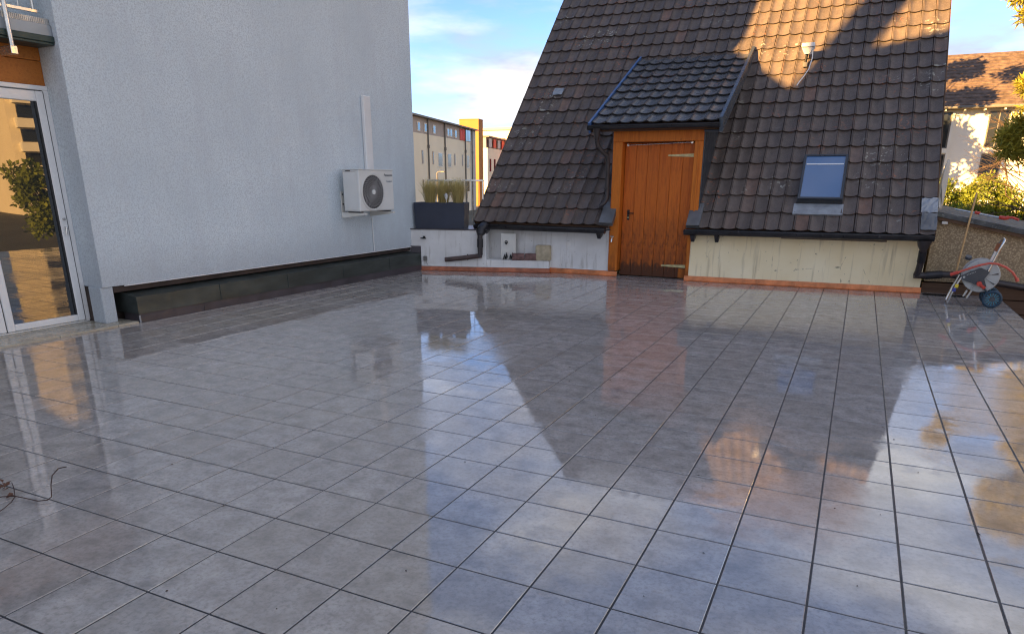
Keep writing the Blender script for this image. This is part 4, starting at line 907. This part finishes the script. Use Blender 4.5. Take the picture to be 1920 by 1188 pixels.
bx('balcony_post', 'white_render', bal, -1.8, -1.3, -1.35, -.9, 0, 3.99, 0); bx('parapet', 'white_render', bal, -1.9, 2.4, -1.4, -1.3, 4.201, 5.1, 0)

# ------------------------------------------------------------------ far buildings on the left
FA = math.atan2(.225, .974)     # facade runs away along local y
cb = thing('cream_building', 'long cream apartment building with taupe top floor and thin downpipes', 'building', (-48, 72, -3.3), FA)
def cw2(z): return z + 3.3
MB().box(-11, 0, -22, 25.9, 0, cw2(6.85)).obj('wall', 'cream', cb); MB().box(-11, -.02, -22, 25.9, cw2(6.851), cw2(8.75)).obj('top_floor', 'band', cb)
bx('end_bay', 'pale', cb, -11, .05, 25.91, 28.8, 0, cw2(8.6), 0)
MB().hexa([(-11, -22, cw2(8.76)), (.55, -22, cw2(8.76)), (.55, 28.9, cw2(8.62)), (-11, 28.9, cw2(8.62))], [(-11, -22, cw2(9.4)), (.55, -22, cw2(8.98)), (.55, 28.9, cw2(8.8)), (-11, 28.9, cw2(9.2))]).obj('roof', 'grey_pipe', cb)
for y_ in (-6.5, -.5, 6.1, 13.05, 22.95, 26.6):
    d_ = MB().tube([(.12, y_, 0), (.12, y_, cw2(8.75))], .1, 8).obj('downpipe', 'grey_pipe', cb, True); MB().box(.01, .26, y_ - .16, y_ + .16, cw2(5.2), cw2(5.6)).obj('pipe_box', 'grey_pipe', d_)
def cwin(y0, y1, z0, z1, fr='white_render'):
    w_ = bx('window', fr, cb, .0, .06, y0, y1, cw2(z0), cw2(z1), 0); bx('pane', 'far_glass', w_, .061, .075, y0 + .12, y1 - .12, cw2(z0) + .14, cw2(z1) - .12, 0)
for y0, y1 in ((-15, -13.4), (-8.7, -7.2), (-3.4, -1.8), (10.1, 11.9), (14.3, 15.9), (23.7, 25.1)):
    cwin(y0, y1, 3.0, 4.85); cwin(y0, y1, -.5, 1.4)
for y_ in (3.7, 7.8, 17.4, 21.3): cwin(y_, y_ + .5, 3.3, 4.9, 'band'); cwin(y_, y_ + .5, -.3, 1.4, 'band')
for y_ in (2.4, 4.9, 8.3, 14.3, 15.6, 17.8): cwin(y_, y_ + 1.0, 7.05, 8.15)
for k in range(4): bx('loggia_panel', 'red_panel' if k < 2 else 'far_glass', cb, .0, .09, 20.4 + k * 1.38, 21.6 + k * 1.38, cw2(6.9), cw2(8.45), 0)
ob = thing('orange_tower', 'orange stair tower at the end of the cream building', 'tower', (-61.9, 115, -3.3), FA)
MB().box(-3.6, 0, 0, 3, 0, 14.85).obj('wall', 'orange', ob); bx('coping', 'orange', ob, -3.65, .05, -.05, 3.05, 14.851, 15.0, 0)
c2 = thing('far_cream_building', 'small cream apartment building behind the orange tower', 'building', (-66.4, 127, -3.3), FA)
MB().box(-6, 0, 0, 20, 0, 10.6).obj('wall', 'cream', c2); bx('top_floor', 'band', c2, -6, -.3, 0, 20, 10.601, 12.6, 0); bx('roof', 'grey_pipe', c2, -6, .4, -.3, 20, 12.601, 12.85, 0)
for k in range(5): bx('window', 'far_glass', c2, .0, .06, 1.5 + k * 3.6, 2.7 + k * 3.6, 6.2, 8.6, 0); bx('balcony_panel', 'red_panel' if k % 2 else 'pale', c2, .1, .2, .6 + k * 3.6, 2.8 + k * 3.6, 10.8, 12.4, 0)
rb = thing('red_panel_building', 'cream building with large red wall panels beside the orange tower', 'building', (-75, 150, -3.3))
MB().box(-9, 16, 0, 10, 0, 15.4).obj('wall', 'pale', rb); bx('roof', 'band', rb, -9.3, 16.3, -.4, 10, 15.401, 15.95, 0)
for z0 in (13.5, 9.2, 4.9):
    for k in range(5): bx('panel', 'red_panel', rb, -1.6 + k * 3.9, 1.3 + k * 3.9 - .1, -.08, .0, z0 - 3.1, z0 + .1, 0)
st = thing('street_lamp', 'thin grey street lamp before the cream building', 'street lamp', (-30.9, 50, -3.3)); MB().tube([(0, 0, 0), (0, 0, 5.3)], .05, 8).obj('post', 'grey_pipe', st, True); MB().tube([(0, 0, 5.28), (.2, 0, 5.38), (.65, 0, 5.38)], .035, 8).obj('arm', 'grey_pipe', st, True); bx('lamp_head', 'grey_pipe', st, .4, .75, -.07, .07, 5.33, 5.4, .01)

# ------------------------------------------------------------------ what the glass door mirrors: a tower block and trees right of the terrace
tb = thing('tower_block', 'pale high rise block mirrored in the glass terrace door', 'building', (88, 57, -3.3), R(12))
MB().box(0, 14, -11, 11, 0, 36).obj('wall', 'cream', tb)
for r_ in range(12):
    for k in range(4): bx('balcony', 'white_render', tb, -1.1, 0, -10.2 + k * 5.3, -6.4 + k * 5.3, 2.2 + r_ * 2.9, 3.3 + r_ * 2.9, 0)
    for k in range(4): bx('window', 'far_glass', tb, -.06, 0, -9.8 + k * 5.3, -6.8 + k * 5.3, 3.4 + r_ * 2.9, 4.9 + r_ * 2.9, 0)
tree(30, 24.5, 5.9, 2.6, 'green tree mirrored low in the glass terrace door', 41, 'pine', 700, .17, .4)
tree(31, 20.5, 5.2, 2.3, 'yellowing tree mirrored beside the green one in the terrace door', 42, 'hedge', 700, .17, .4)

cm = MB(); r4 = random.Random(77)
for k in range(70):
    x, y = r4.uniform(-3.5, 3.3), r4.uniform(-1.5, 5); e = r4.uniform(.002, .006); a = r4.uniform(0, 3.1)
    e1 = Vector((math.cos(a), math.sin(a), 0)) * e * r4.uniform(1, 2.4); e2 = Vector((-math.sin(a), math.cos(a), 0)) * e
    c_ = Vector((x, y, .0012)); cm.add([c_ - e1, c_ + e2 + Vector((0, 0, .002)), c_ + e1, c_ - e2 + Vector((0, 0, .001)), c_ + Vector((0, 0, .004))], [(0, 1, 4), (1, 2, 4), (2, 3, 4), (3, 0, 4)])
o = cm.obj('grit', 'twig'); tag(o, 'dark crumbs of grit scattered on the wet tiles', 'grit', kind='stuff')
